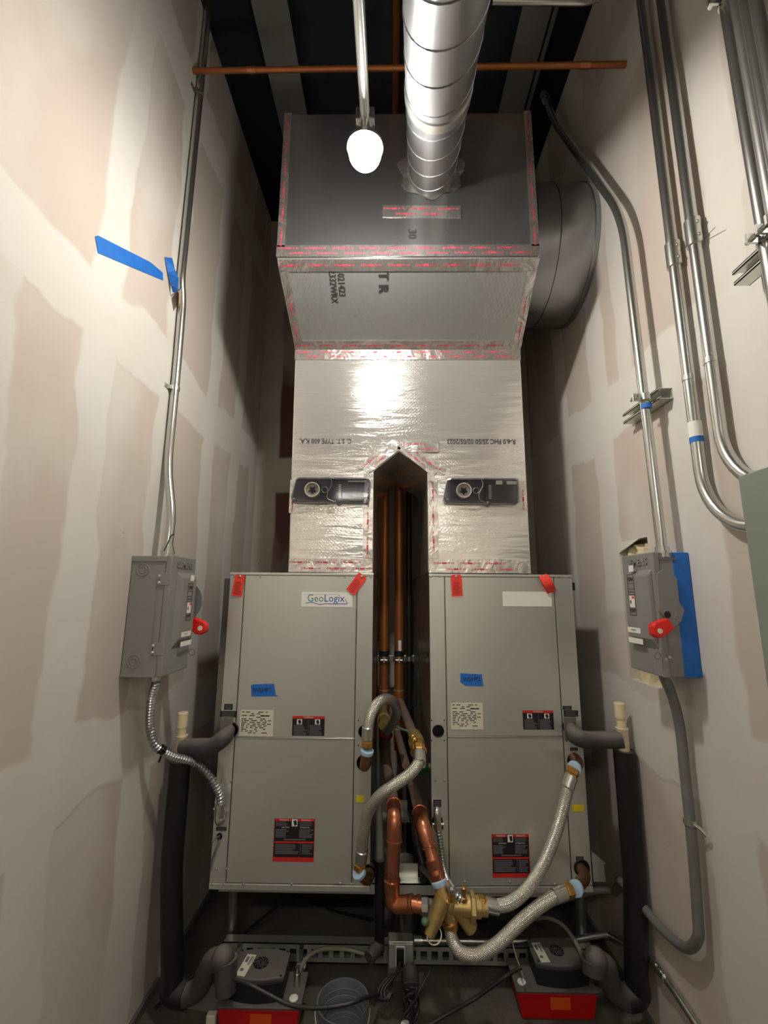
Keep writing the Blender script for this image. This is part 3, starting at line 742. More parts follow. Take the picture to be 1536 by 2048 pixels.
# ================================================================== DUCT SMOKE DETECTORS
def detector(px0, py0, px1, py1, label, variant):
    u0, z1 = ffr.hit(px0, py0); u1, z0 = ffr.hit(px1, py1); W_, H_ = u1-u0, z1-z0
    f = Fr(ffr.p(u0, z0, .004), (1, 0, 0))
    t = thing('duct_smoke_detector', label, 'smoke detector', f.p(W_/2, 0, 0), 'duct smoke detectors on the plenum')
    out = [(.03*W_, 0), (.56*W_, 0), (.60*W_, -.1*H_), (.64*W_, 0), (.97*W_, 0), (.995*W_, .1*H_), (W_, H_*.9), (.97*W_, H_), (.08*W_, H_), (.05*W_, .92*H_), (0, .2*H_)]
    b = MB(); b.prism(f, out, -.002, .012); b.build('housing', M['dark_plastic'], t, .003)
    sc_ = [(W_*.5+(u-W_*.5)*.97, H_*.5+(z-H_*.5)*.93) for u, z in out]
    b = MB(); b.prism(f, sc_, .03, .042); b.prism(f, [(u*1.0, z) for u, z in out], .012, .030); b.build('clear_cover', M['clear'], t, .003)
    c = f.p(W_*.27, H_*.50, .012)
    b = MB(); b.lathe(c, f.n, [(0, .036), (.022, .036), (.024, .034), (.022, .031), (.006, .030), (.006, .020), (.004, .001)], n=32); b.build('sensor_ring', M['cream'], t)
    b = MB(); st = []
    for i in range(10):
        a = pi*2*i/10+.3; r = .020 if i % 2 else .011; st.append((W_*.27+.03*0+math.cos(a)*r, H_*.5+math.sin(a)*r))
    b.prism(f, st, .018, .024); b.build('sensor_core', M['rubber'], t)
    b = MB(); b.tube(catmull([f.p(W_*.50, H_*.98, .032), f.p(W_*.52, H_*.7, .034), f.p(W_*.47, H_*.4, .034), f.p(W_*.47, H_*.15, .034), f.p(W_*.55, H_*.02, .034)], 6), .0025, 6)
    b.ring(f.p(W_*.43, H_*.5, .03), f.n, .014, .002, 16, 6); b.build('cover_rib', M['emt_dull'], t)
    b = MB(); b.fbox(f, W_*.56, H_*.15, W_*.93, H_*.85, .012, .02); b.build('circuit_board', M['black_plastic'], t)
    b = MB()
    for i in range(8): b.fbox(f, W_*.60, H_*(.2+i*.07), W_*.635, H_*(.235+i*.07), .02, .026)
    if variant: b.fbox(f, W_*.70, H_*.75, W_*.78, H_*.9, .02, .028); b.fbox(f, W_*.84, H_*.75, W_*.97, H_*.88, .02, .028)
    else: b.fbox(f, W_*.72, H_*.82, W_*.95, H_*.87, .02, .03)
    b.build('terminal_strip', M['cream'], t)
    b = MB()
    for u, z in ((.05, .12), (.52, .95), (.97, .08), (.97, .92), (.57, .02)): b.lathe(f.p(W_*u, H_*z, .03), f.n, [(0, .005), (.012, .005), (.014, .003)], n=10)
    b.build('cover_screws', M['emt_dull'], t)
detector(586, 958, 740, 1008, 'clear-covered smoke detector on the plenum\'s left leg', 0)
detector(885, 959, 1036, 1010, 'clear-covered smoke detector on the plenum\'s right leg', 1)

# ================================================================== CONDUITS
def strap(mb, fr, u, z, r, off):
    """one-hole strap over a vertical conduit on a wall frame; off = conduit axis distance"""
    n = 12; pts = []
    for dz in (-.008, .008):
        pass
    prev = None
    for i in range(n+1):
        a = pi*i/n; p = (u+math.cos(a)*(r+.002), off+math.sin(a)*(r+.002))
        if prev:
            P = []
            for zz in (z-.009, z+.009):
                for (uu_, dd) in (prev, p): P.append((uu_, zz, dd))
            mb.hexa([fr.p(prev[0], z-.009, prev[1]), fr.p(p[0], z-.009, p[1]), fr.p(u+(p[0]-u)*.9, z-.009, off+(p[1]-off)*.9), fr.p(u+(prev[0]-u)*.9, z-.009, off+(prev[1]-off)*.9),
                     fr.p(prev[0], z+.009, prev[1]), fr.p(p[0], z+.009, p[1]), fr.p(u+(p[0]-u)*.9, z+.009, off+(p[1]-off)*.9), fr.p(u+(prev[0]-u)*.9, z+.009, off+(prev[1]-off)*.9)])
        prev = p
    mb.fbox(fr, u-r-.030, z-.009, u-r, z+.009, 0, .004); mb.fbox(fr, u-r-.006, z-.009, u-r, z+.009, .0, off)
    mb.lathe(fr.p(u-r-.018, z, .004), fr.n, [(0, .006), (.004, .005), (.005, .002)], n=8)
wfl = Fr((WL, 0, 0), (0, 1, 0)); wfr = Fr((WR, 0, 0), (0, -1, 0))
def coupling(mb, a, b_, r):
    mb.cyl(a, b_, r)
    for p in (.25, .75):
        q = Vector(a).lerp(Vector(b_), p); mb.sphere(q+V(-.0, -r, 0), .0055, n=8, m=5)

# left conduit: up the left wall into the left switch
lc = thing('wall_conduit', 'long vertical steel conduit on the left wall above the switch', 'conduit', V(-.87, 1.73, 1.725))
off = .05; r = .0165
top_in = at(322, 1110, X=-.865)
pts = [V(-.865, 1.70, 1.72), V(-.865, 1.70, 1.78), V(-.87, 1.715, 1.90), V(WL+.022, 1.755, 2.10), V(WL+.022, 1.755, 2.5), V(WL+.022, 1.745, 2.86), V(WL+.022, 1.715, 2.95), V(WL+.022, 1.715, 4.72)]
b = MB(); b.tube(fillet(pts, .12, 6), r, 16); b.build('pipe', M['emt'], lc)
b = MB(); strap(b, wfl, 1.755, 2.45, r, .022); b.build('pipe_strap', M['zinc'], lc)
b = MB(); strap(b, wfl, 1.715, 3.95, r, .022); b.build('pipe_strap', M['emt_dull'], lc)
b = MB(); b.cyl(V(-.865, 1.70, 1.722), V(-.865, 1.70, 1.765), .022); b.cyl(V(-.865, 1.70, 1.738), V(-.865, 1.70, 1.748), .026); b.build('connector', M['zinc'], lc)

# right conduit C: from switch, straight up, bends away over the round duct
XC = WR-.075
rc = thing('wall_conduit', 'steel conduit rising from the right switch then bending back at the top', 'conduit', V(XC, 1.545, 1.73))
pc_ = [at(1325, 1104, X=XC), at(1289, 790, X=XC), at(1243, 420, X=XC), at(1218, 375, X=XC), at(1110, 262, X=XC-.04), at(1096, 205, X=XC-.04)]
yv = sum(p.y for p in pc_[:3])/3
A = V(XC, pc_[0].y, 1.72); Bq = V(XC, pc_[2].y+.0, pc_[2].z-.02)
pts = [A, Bq, at(1108, 245, X=XC-.03), at(1092, 195, X=XC-.03)]
b = MB(); b.tube(fillet(pts, .16, 8), .0165, 16); b.build('pipe', M['emt'], rc)
b = MB(); q = pts[-1]; b.cyl(q-V(0, 0, .02), q+V(0, .03, .06), .022); b.build('connector', M['zinc'], rc)
b = MB(); b.cyl(A, A+V(0, 0, .035), .021); b.cyl(A+V(0, 0, .012), A+V(0, 0, .02), .026); b.build('connector', M['zinc'], rc)
# strut stub with clamp behind conduit C
def strut(name, fr, u0, u1, z, d1, t, th=.0025, hgt=.041):
    b = MB(); b.fbox(fr, u0, z-hgt/2, u1, z+hgt/2, 0, th)
    b.fbox(fr, u0, z-hgt/2, u1, z-hgt/2+th, 0, d1); b.fbox(fr, u0, z+hgt/2-th, u1, z+hgt/2, 0, d1)
    b.fbox(fr, u0, z-hgt/2, u1, z-hgt/2+.009, d1-th, d1); b.fbox(fr, u0, z+hgt/2-.009, u1, z+hgt/2, d1-th, d1)
    b.fbox(fr, u0, z-hgt/2+.009-th, u1, z-hgt/2+.009, d1-.009, d1); b.fbox(fr, u0, z+hgt/2-.009, u1, z+hgt/2-.009+th, d1-.009, d1)
    return b.build(name, M['galv'], t)
zS = at(1291, 795, X=XC).z
st = thing('strut_bracket', 'short slotted strut bracket clamping the conduit above the right switch', 'bracket', V(WR, 1.6, zS))
strut('channel', wfr, -1.70, -1.46, zS, .05, st)
yC = at(1291, 795, X=XC).y
b = MB(); b.lathe(V(XC, yC, zS-.012), (0, 0, 1), [(0, .019), (.024, .019)], n=18); b.fbox(Fr((XC, yC, zS), (1, 0, 0)), -.045, -.014, .0, .014, -.003, .003); b.build('clamp', M['zinc'], st)
b = MB(); b.cyl(V(XC-.036, yC-.012, zS), V(XC-.036, yC+.014, zS), .009, n=6); b.cyl(V(XC-.036, yC-.022, zS), V(XC-.036, yC+.03, zS), .004, n=8); b.build('clamp_bolt', M['zinc'], st)
b = MB(); b.lathe(V(XC, yC, zS-.042), (0, 0, 1), [(0, .0172), (.016, .0172)], n=16); b.build('blue_marker', M['blue_tape'], st)

# right conduits A, B: down then curved into the electrical panel
def ab(Yv, zb_, zb2, px, label, straps, cp, rr=.0185, sticker=None):
    Xc_ = WR-.028
    t = thing('wall_conduit', label, 'conduit', V(Xc_, Yv, zb_))
    R_ = .20; pts = [V(Xc_, Yv, 4.72), V(Xc_, Yv, zb_+R_)]
    for i in range(1, 11):
        a = pi/2*i/10; pts.append(V(Xc_, Yv-R_*(1-math.cos(a)), zb_+R_-R_*math.sin(a)))
    pts.append(V(Xc_, .98, zb_))
    b = MB(); b.tube(resample(pts[:2], .4)+pts[2:], rr, 18); b.build('pipe', M['emt'], t)
    for z_ in straps: b = MB(); strap(b, wfr, -Yv, z_, rr, .028); b.build('pipe_strap', M['zinc'], t)
    for z_ in cp: b = MB(); coupling(b, V(Xc_, Yv, z_-.045), V(Xc_, Yv, z_+.045), rr+.005); b.build('coupling', M['zinc'], t)
    if sticker:
        b = MB(); b.cyl(V(Xc_, Yv, sticker-.018), V(Xc_, Yv, sticker), rr+.0008, n=18, cap=False); b.build('blue_sticker', M['blue_tape'], t)
        b = MB(); b.cyl(V(Xc_, Yv, sticker), V(Xc_, Yv, sticker+.05), rr+.0008, n=18, cap=False); o = b.build('white_sticker', M['white'], t)
ab(1.335, 1.775, 0, 0, 'steel conduit with a blue and white sticker curving into the grey panel', [2.285], [2.735], sticker=2.085)
ab(1.235, 1.865, 0, 0, 'steel conduit nearest the grey panel curving into its side', [2.29], [2.73])
b = MB(); b.tube([at(1405, 480, X=WR-.01), at(1430, 455, X=WR-.03)], .0012, 6)
solo(b.build('tie_wire', M['emt_dull']), 'thin loose wire sticking out beside the conduit on the right wall', 'wire')

# top right bank of conduits on strut
XG = WR-.085
gz1 = at(1500, 545, X=WR-.02).z; 
q1 = at(1471, 558, X=XG+.02)
sb = thing('strut_support', 'long strut channel carrying the bank of conduits at the right edge', 'bracket', V(WR, 1.0, q1.z))
strut('channel', Fr((WR-.03, 0, 0), (0, -1, 0)), -q1.y, -.2, q1.z, .042, sb)
b = MB(); b.fbox(Fr((WR, 0, 0), (0, -1, 0)), -q1.y+.08, q1.z-.02, -q1.y+.12, q1.z+.02, 0, .03); b.fbox(Fr((WR, 0, 0), (0, -1, 0)), -.5, q1.z-.02, -.46, q1.z+.02, 0, .03); b.build('wall_spacer', M['zinc'], sb)
q2 = at(1440, 40, X=XG)
sb2 = thing('strut_support', 'upper strut channel clamping the bank of conduits near the ceiling', 'bracket', V(WR, 1.0, q2.z))
strut('channel', Fr((WR-.03, 0, 0), (0, -1, 0)), -q2.y, -.2, q2.z, .042, sb2)
b = MB(); b.fbox(wfr, -q2.y+.08, q2.z-.02, -q2.y+.12, q2.z+.02, 0, .03); b.fbox(wfr, -.5, q2.z-.02, -.46, q2.z+.02, 0, .03); b.build('wall_spacer', M['zinc'], sb2)
XP = WR-.095
names = ['first', 'second', 'third', 'fourth', 'fifth']
for i in range(4):
    yv = at(1482+i*22, 165, X=XP).y
    t = thing('wall_conduit', f'{names[i]} conduit from the left in the bank on strut at the top right corner', 'conduit', V(XP, yv, 2.6), 'conduit bank at the top right')
    zend = 1.97
    b = MB(); b.tube(resample([V(XP, yv, 4.72), V(XP, yv, zend)], .4), .019 if i != 1 else .016, 18); b.build('pipe', M['emt_dull'] if i == 1 else M['emt'], t)
    for zz in (q2.z, q1.z):
        b = MB(); b.lathe(V(XP, yv, zz-.012), (0, 0, 1), [(0, .0225), (.024, .0225)], n=16); b.fbox(Fr((XP, yv, zz), (0, -1, 0)), -.003, -.012, .003, .012, .015, .05)
        b.cyl(V(XP-.036, yv-.016, zz), V(XP-.036, yv+.016, zz), .006, n=6); b.build('pipe_clamp', M['zinc'], t)

# electrical panel on the right wall
pt0 = at(1475, 953, X=WR-.15)
ep = thing('electrical_panel', 'large grey-green steel electrical panel at the right edge', 'electrical panel', V(WR-.07, .6, 1.2))
b = MB(); b.box((WR-.135, .25, .35), (WR-.001, pt0.y-.004, pt0.z-.004)); b.build('enclosure', M['panel_green'], ep, .003)
b = MB(); b.box((WR-.15, .24, .34), (WR-.135, pt0.y, pt0.z)); b.build('front_cover', M['panel_green'], ep, .003)
b = MB(); b.box((WR-.158, .42, .55), (WR-.15, pt0.y-.16, pt0.z-.16)); b.build('door', M['panel_green'], ep, .003)

# ceiling conduit run and copper lines
b = MB(); b.tube(fillet([at(985, 3, Y=1.35), at(1185, 6, Y=1.35), at(1235, -30, Y=1.35), V(WR-.03, 1.3, 4.4)], .08, 6), .0115, 12)
solo(b.build('ceiling_conduit', M['emt']), 'thin steel conduit crossing under the ceiling beside the spiral duct', 'conduit')
cp = thing('copper_pipe', 'thin copper pipe spanning the room in front of the ceiling beams', 'pipe', V(0, 1.6, 3.95))
b = MB(); a = at(386, 142, X=WL+.0); c = at(1252, 129, X=WR); b.cyl(a, c, .0125, n=16); b.build('pipe', M['copper_riser'], cp)
b = MB()
for f_ in (.915, .15): q = a.lerp(c, f_); d = (c-a).normalized(); b = MB(); b.cyl(q-d*.02, q+d*.02, .0145, n=16); b.build('coupling', M['copper'], cp)
b = MB(); b.tube([at(790, 190, Y=2.45), at(789, 0, Y=1.75)], .021, 14)
b.v = []; b.f = []; b.sm = []; b.uv = {}
q = at(790, 100, Z=4.45); b.tube([V(q.x-.01, YF, 4.45), V(q.x+.01, YB, 4.45)], .019, 14)
solo(b.build('copper_pipe', M['copper_riser']), 'dark copper pipe under the ceiling running back beside the spiral duct', 'pipe')
b = MB(); q = at(1085, 120, Z=4.55); b.tube([V(.83, YF, 4.58), V(.83, YB, 4.58)], .006, 8)
solo(b.build('ceiling_cable', M['rubber']), 'thin dark cable under the ceiling beside the right beam', 'cable')

# blue tape on the left wall
def wall_tape(pp, label, X=WL):
    P = [(at(x, y, X=X+.001).y, at(x, y, X=X+.001).z) for x, y in pp]
    b = MB(); b.prism(wfl, P, .0005, .0022); return solo(b.build('wall_tape', M['blue_tape'], None), label, 'tape')
wall_tape([(190, 473), (196, 471), (300, 524), (325, 545), (326, 561), (196, 506)], 'long slanted strip of blue tape on the left wall')
t = thing('wall_tape', 'short blue tape wrapped over the left wall conduit', 'tape', at(345, 560, X=WL))
b = MB(); f2 = Fr((WL+.0, 0, 0), (0, 1, 0))
def onl(x, y, d): q = at(x, y, X=WL+d); return f2.p(q.y, q.z, d)
Q = [[(329, 514, .002), (344, 516, .002)], [(335, 545, .004), (350, 540, .03)], [(341, 568, .01), (357, 556, .045)], [(345, 584, .012), (356, 580, .045)], [(352, 586, .03), (367, 572, .02)]]
pv = None
for a, c in Q:
    p = (onl(*a), onl(*c))
    if pv: b.quad(pv[0], p[0], p[1], pv[1]); b.quad(*(v+V(.001, 0, 0) for v in (pv[0], p[0], p[1], pv[1])))
    pv = p
b.build('tape', M['blue_tape'], t)
b = MB(); b.quad(onl(358, 585, .045), onl(364, 572, .02), onl(361, 605, .02), onl(357, 615, .03)); b.build('paper_scrap', mat('tan_paper', (190, 160, 120), .8), t)

# ================================================================== DISCONNECT SWITCHES
def switch(side):
    if side < 0:
        fr = Fr((WL, 1.613, 1.300), (0, 1, 0)); D0, Wd, Hh = 0, .197, .422; dep = .150
        label = 'grey safety switch box on the left wall with red handle on its far side'
    else:
        fr = Fr((WR, 1.665, 1.340), (0, -1, 0)); Wd, Hh = .190, .392; dep = .122
        label = 'grey safety switch box on the right wall with a blue-taped side'
    t = thing('safety_switch', label, 'switch', fr.p(Wd/2, 0, dep/2))
    f = fr
    back = .001 if side < 0 else .052
    b = MB(); b.fbox(f, 0, 0, Wd, Hh, back, dep-.022); b.build('enclosure', M['grey_paint'], t, .003)
    if side > 0:
        b = MB(); b.fbox(f, -.001, -.002, Wd+.002, Hh+.003, .001, back+.004); b.build('blue_taped_side', M['blue_tape'], t, .003)
        b = MB(); b.lathe(f.p(.17, Hh, .075), (0, 0, 1), [(0, .0), (0, .022), (.008, .020), (.012, .008)], n=16); b.build('blue_hub', M['blue_tape'], t)
    else:
        b = MB(); b.fbox(f, .0, .004, Wd, Hh-.03, -.0, .001); b.build('mounting_plate', M['grey_paint_dark'], t)
    # cover: front with sides, raised centre
    b = MB(); b.fbox(f, -.003, -.003, Wd+.003, Hh+.004, dep-.022, dep); 
    b.build('door', M['grey_paint'], t, .004)
    u0, u1 = .03, Wd-.008
    if side < 0: u0, u1 = .045, Wd-.01
    z0, z1, zz0, zz1 = Hh*.20, Hh*.87, Hh*.27, Hh*.80
    b = MB(); rise = .016
    lo = [(u0, z0), (u1, z0), (u1, z1), (u0, z1)]; hi = [(u0+.022, z0+.035), (u1-.004, z0+.035), (u1-.004, z1-.022), (u0+.022, z1-.022)]
    P = [f.p(u, z, dep-.001) for u, z in lo]+[f.p(u, z, dep+rise) for u, z in hi]
    b.hexa([P[0], P[1], P[2], P[3], P[4], P[5], P[6], P[7]]); dr = b.build('raised_cover', M['grey_paint'], t, .004)
    b = MB(); text_on(b, f, 'SIEMENS', Wd*.52, Hh*.935, .034, dep+.0005, sx=1.0, bold=.0012, extrude=.003); b.build('embossed_lettering', M['grey_paint'], t)
    # on / off labels
    cu = Wd*.66 if side < 0 else Wd*.40
    d = dep+rise
    f3 = Fr(f.p(cu, 0, d), f.ux)
    b = MB(); b.fbox(f3, -.004, .335, .026, .357, .0004, .0012); b.build('white_sticker', M['white'], t)
    k = MB()
    for q in (-.02, .02): k.fbox(f3, q-.0008, .185, q+.0008, .325, .0003, .0009)
    for q in (.185, .325, .295, .275, .265, .255): k.fbox(f3, -.02, q-.0008, .02, q+.0008, .0003, .0009)
    text_on(k, f3, 'ON', 0, .309, .019, .0012, bold=.0006); text_on(k, f3, 'OFF', 0, .200, .019, .0012, bold=.0006)
    k.build('switch_legend', M['black'], t)
    b = MB(); b.fbox(f3, -.017, .212, .017, .252, .0004, .0012); o = b.build('warning_sticker', M['white'], t)
    k = MB(); k.prism(f3, [(-.012, .232), (-.007, .238), (-.004, .232), (-.006, .224), (-.011, .224)], .0013, .0018); k.build('pictogram', M['black'], o)
    k = MB(); k.fbox(f3, .0, .242, .016, .250, .0013, .0016); k.build('print', M['red_tag'], o)
    b = MB(); b.fbox(f3, -.045, .125, .035, .143, .0004, .0012); o = b.build('name_sticker', M['white'], t); k = MB(); text_on(k, f3, 'WSHP-1' if side < 0 else 'WSHP-2', -.005, .134, .009, .0016); k.build('print', M['ink'], o)
    b = MB(); b.fbox(f3, -.045, .090, .045, .108, .0004, .0012); o = b.build('name_sticker', M['white'], t); k = MB(); text_on(k, f3, '208/1Ø 20A' if False else 'HP 2-04', 0, .099, .008, .0016); rects_dummy = k
    # side towards the camera
    if side < 0:
        s = Fr((WL, 1.613-.0005, 1.300), (1, 0, 0))
        for z_ in (Hh*.80, Hh*.22):
            b = MB(); b.fbox(s, .112, z_-.022, .150, z_+.022, 0, .004); b.build('hinge', M['grey_paint'], t, .0015)
            b = MB()
            for q in (-.012, .012): b.lathe(s.p(.110, z_+q, 0), s.n, [(0, .006), (.005, .006), (.007, .003)], n=10)
            b.build('hinge_screws', M['zinc'], t)
        for z_, uu_ in ((Hh*.88, .045), (Hh*.12, .045)):
            b = MB(); b.ring(s.p(uu_, z_, 0), s.n, .022, .0018, 24, 6); b.ring(s.p(uu_, z_, 0), s.n, .012, .0018, 20, 6); b.build('knockout', M['grey_paint'], t)
        b = MB(); b.fbox(s, .0, Hh-.020, .130, Hh-.0, 0, .004); b.build('top_flange', M['grey_paint'], t, .0015)
        b = MB(); b.fbox(s, .0, -.003, .125, .004, 0, .004); b.build('bottom_flange', M['grey_paint'], t, .001)
        b = MB(); b.fbox(s, .105, .07, .108, Hh*.68, 0, .0025); b.build('hinge_pin', M['grey_paint'], t, .001)
        hs = Fr(f.p(Wd, 0, 0), (-f.n.x*-1, 0, 0))
        # handle guard disc and red handle on the far side
        c = f.p(Wd+.006, Hh*.60, .10)
        b = MB(); b.lathe(c, (0, 1, 0), [(0, .085), (.003, .085)], n=36); b.build('handle_guard', M['grey_paint_dark'], t)
        hq = f.p(Wd+.018, Hh*.46, dep+.0)
        he = [at(381, 1232, Y=hq.y), at(413, 1250, Y=hq.y)]
        hf = Fr(V(0, hq.y, 0), (1, 0, 0))
        P = [hf.hit(*q) for q in ((376, 1228), (392, 1236), (410, 1243), (416, 1250), (414, 1263), (403, 1269), (393, 1268), (386, 1262), (374, 1258))]
        b = MB(); b.prism(hf, P, -.02, .012); b.build('handle', M['red'], t, .005)
        u_, z_ = hf.hit(403, 1256); b = MB(); b.lathe(hf.p(u_, z_, .013), hf.n, [(0, .010), (.0015, .010), (.0015, .001)], n=16); b.build('padlock_hole', M['cream'], t)
        q = f.p(Wd+.004, Hh*.12, dep-.0); b = MB(); b.ring(q+V(.01, .004, .005), (0, 1, 0), .012, .0018, 16, 6); b.build('padlock_eye', M['grey_paint_dark'], t)
    else:
        s = Fr((0, 1.475-.0005, 0), (1, 0, 0)); hit = s.hit
        def poly(pp, d0, d1, m, nm, bev=.001):
            b = MB(); b.prism(s, [hit(*q) for q in pp], d0, d1); return b.build(nm, m, t, bev)
        P = [(1312, 1147), (1324, 1139), (1350, 1156), (1355, 1205), (1366, 1220), (1358, 1243), (1345, 1254), (1332, 1243), (1316, 1222), (1311, 1160)]
        poly(P, .002, .010, M['grey_paint'], 'handle_guard')
        u_, z_ = hit(1331, 1229); b = MB(); b.lathe(s.p(u_, z_, .0102), s.n, [(0, .011), (.001, .011)], n=16); b.build('guard_hole', M['rubber'], t)
        u_, z_ = hit(1350, 1236); b = MB(); b.ring(s.p(u_, z_, .010), s.n, .008, .0012, 16, 6); b.build('guard_knockout', M['grey_paint'], t)
        poly([(1290, 1250), (1296, 1244), (1322, 1235), (1336, 1255), (1318, 1269), (1304, 1275), (1293, 1268)], .012, .040, M['red'], 'handle', .005)
        u_, z_ = hit(1305, 1260); b = MB(); b.lathe(s.p(u_, z_, .040), s.n, [(0, .008), (.002, .008), (.002, .001)], n=16); b.build('padlock_hole', M['cream'], t)
        b = MB(); u_, z_ = hit(1338, 1314); b.lathe(s.p(u_, z_, .001), s.n, [(0, .005), (.004, .005)], n=10); u_, z_ = hit(1331, 1318); b.lathe(s.p(u_, z_, .001), s.n, [(0, .004), (.004, .004)], n=10); b.build('cover_screws', M['zinc'], t)
        u_, z_ = hit(1316, 1311); b = MB(); b.ring(s.p(u_-.003, z_, .004), s.n, .010, .0018, 16, 6); b.build('padlock_eye', M['grey_paint_dark'], t)
        poly([(1311, 1116), (1351, 1115), (1351, 1119), (1311, 1120)], 0, .002, M['grey_paint_dark'], 'top_flange', 0)
    return t
switch(-1); switch(1)
# black tie over left switch
b = MB(); b.tube(catmull([at(328, 1102, Y=1.66), at(335, 1088, Y=1.65), at(342, 1072, Y=1.64), at(349, 1068, Y=1.64)], 5), .0022, 6)
solo(b.build('cable_tie_tail', M['rubber']), 'black tie end sticking up over the left safety switch', 'cable tie')
# insulation in the wall cut-out
b = MB(); nu, nv = 14, 26; g = []
for i in range(nu+1):
    row = []
    for j in range(nv+1):
        y = hy0+(hy1-hy0)*i/nu; z = hz0+(hz1-.02-hz0)*j/nv
        e = min(i, nu-i)/nu*2; x = WR+.056-.05*min(1, e*2.2)**.6*(.62+.36*math.sin(i*1.3+j*.9)*math.sin(j*.7+1)+.2*rnd.random())
        row.append(V(x, y, z))
    g.append(row)
for i in range(nu):
    for j in range(nv): b.quad(g[i][j], g[i+1][j], g[i+1][j+1], g[i][j+1], smooth=True)
solo(b.build('wall_insulation', M['insul']), 'cream wool insulation showing in the hole behind the right switch', 'insulation')
b = MB(); b.prism(wfr, [(-hy1, hz1), (-hy1+.0, hz1-.045), (-hy0-.05, hz1+.0)], -.002, .003)
solo(b.build('torn_paper', M['board']), 'torn flap of wallboard paper at the top of the wall hole', 'paper')

# ================================================================== FLEXIBLE CONDUITS
def corr(mb, pts, r, pitch=.0125, amp=.0026, n=12):
    q = resample(catmull(pts, 10), pitch/5)
    return mb.tube(q, r, n, rf=lambda L, i, N_: r+amp*math.sin(2*pi*L/pitch))
def flexclamp(mb, c, d, r):
    c = Vector(c); d = Vector(d).normalized(); mb.cyl(c-d*.010, c+d*.010, r+.004, n=16)
    u, v = frame_of(d); mb.cyl(c+u*(r+.009)-v*.016, c+u*(r+.009)+v*.016, .0045, n=8)
t = thing('flexible_conduit', 'ribbed steel flexible conduit from the left switch to the left heat pump', 'conduit', V(-.86, 1.7, 1.29))
pts = [V(-.865, 1.70, 1.298), V(-.865, 1.705, 1.26), at(303, 1400, Y=1.74), at(300, 1455, Y=1.78), at(312, 1492, Y=1.80), at(345, 1512, Y=1.86), at(388, 1525, Y=1.93), at(420, 1553, Y=1.94), at(438, 1590, Y=1.95), at(441, 1614, Y=1.955)]
b = MB(); corr(b, pts, .0135); b.build('ribbed_hose', M['steel_flex'], t)
b = MB(); q = at(440, 1618, Y=1.955); b.cyl(q+V(0, 0, .02), q-V(0, 0, .03), .019, n=14); b.sphere(q-V(-.002, -.005, .04), .022, (1, .9, 1.1)); b.cyl(q-V(0, 0, .04), V(q.x+.0, 1.996, q.z-.03), .017, n=14); b.cyl(q+V(-.026, 0, 0), q+V(.022, 0, 0), .005, n=8); b.build('connector', M['zinc'], t)
b = MB(); b.tube([at(326, 1497, Y=1.8), at(322, 1512, Y=1.83), at(318, 1524, Y=1.83)], .004, 8); b.lathe(at(324, 1499, Y=1.815), at(345, 1512, Y=1.86)-at(312, 1492, Y=1.80), [(-.008, .017), (.008, .017)], n=14); b.build('tie_wrap', M['rubber'], t)
b = MB(); b.cyl(V(-.865, 1.70, 1.27), V(-.865, 1.70, 1.30), .019); b.build('connector', M['zinc'], t)
# wires leaving left machine
b = MB(); b.tube(catmull([at(440, 1671, Y=1.995), at(432, 1676, Y=1.95), at(424, 1684, Y=1.93)], 5), .004, 8); b.tube(catmull([at(440, 1672, Y=1.995), at(434, 1690, Y=1.97), at(424, 1720, Y=1.98), at(421, 1742, Y=1.99)], 6), .003, 8)
solo(b.build('control_wire', M['grey_paint_dark']), 'thin grey control wires out of the left heat pump\'s lower left', 'wire')

# liquidtight from right switch
t = thing('flexible_conduit', 'grey smooth flexible conduit looping down the right wall from the right switch', 'conduit', V(.93, 1.6, 1.33))
XX = WR-.035
pts = [V(.885, 1.50, 1.42), V(.886, 1.505, 1.34), at(1338, 1375, X=.915), at(1352, 1418, X=.94), at(1362, 1470, X=XX), at(1370, 1550, X=XX), at(1380, 1640, X=XX), at(1389, 1740, X=XX), at(1396, 1840, X=XX), at(1396, 1875, X=XX), at(1378, 1896, X=XX), at(1352, 1884, X=XX), at(1318, 1852, X=XX), at(1285, 1812, X=XX)]
q = at(1250, 1786, Y=2.12)
pts += [V(XX-.01, 2.05, pts[-1].z+.0), at(1240, 1783, Y=2.16), at(1210, 1779, Y=2.18), at(1180, 1782, Y=2.2), at(1120, 1800, Y=2.25)]
cp_ = [V(min(p.x, WR-.019), p.y, p.z) for p in catmull(pts, 8)]
b = MB(); b.tube(cp_, .0155, 14); b.build('hose', M['liquidtight'], t)
b = MB(); b.cyl(V(.885, 1.498, 1.44), V(.886, 1.503, 1.36), .019); b.build('connector', M['grey_paint'], t)
q = at(1380, 1643, X=XX); b = MB(); b.lathe(q-V(0, 0, .008), (0, 0, 1), [(0, .019), (.016, .019)], n=16); b.tube([q+V(-.0, -.019, 0), q+V(.01, -.035, -.006), q+V(.02, -.045, -.02)], .005, 8); b.build('pipe_strap', M['zinc'], t)
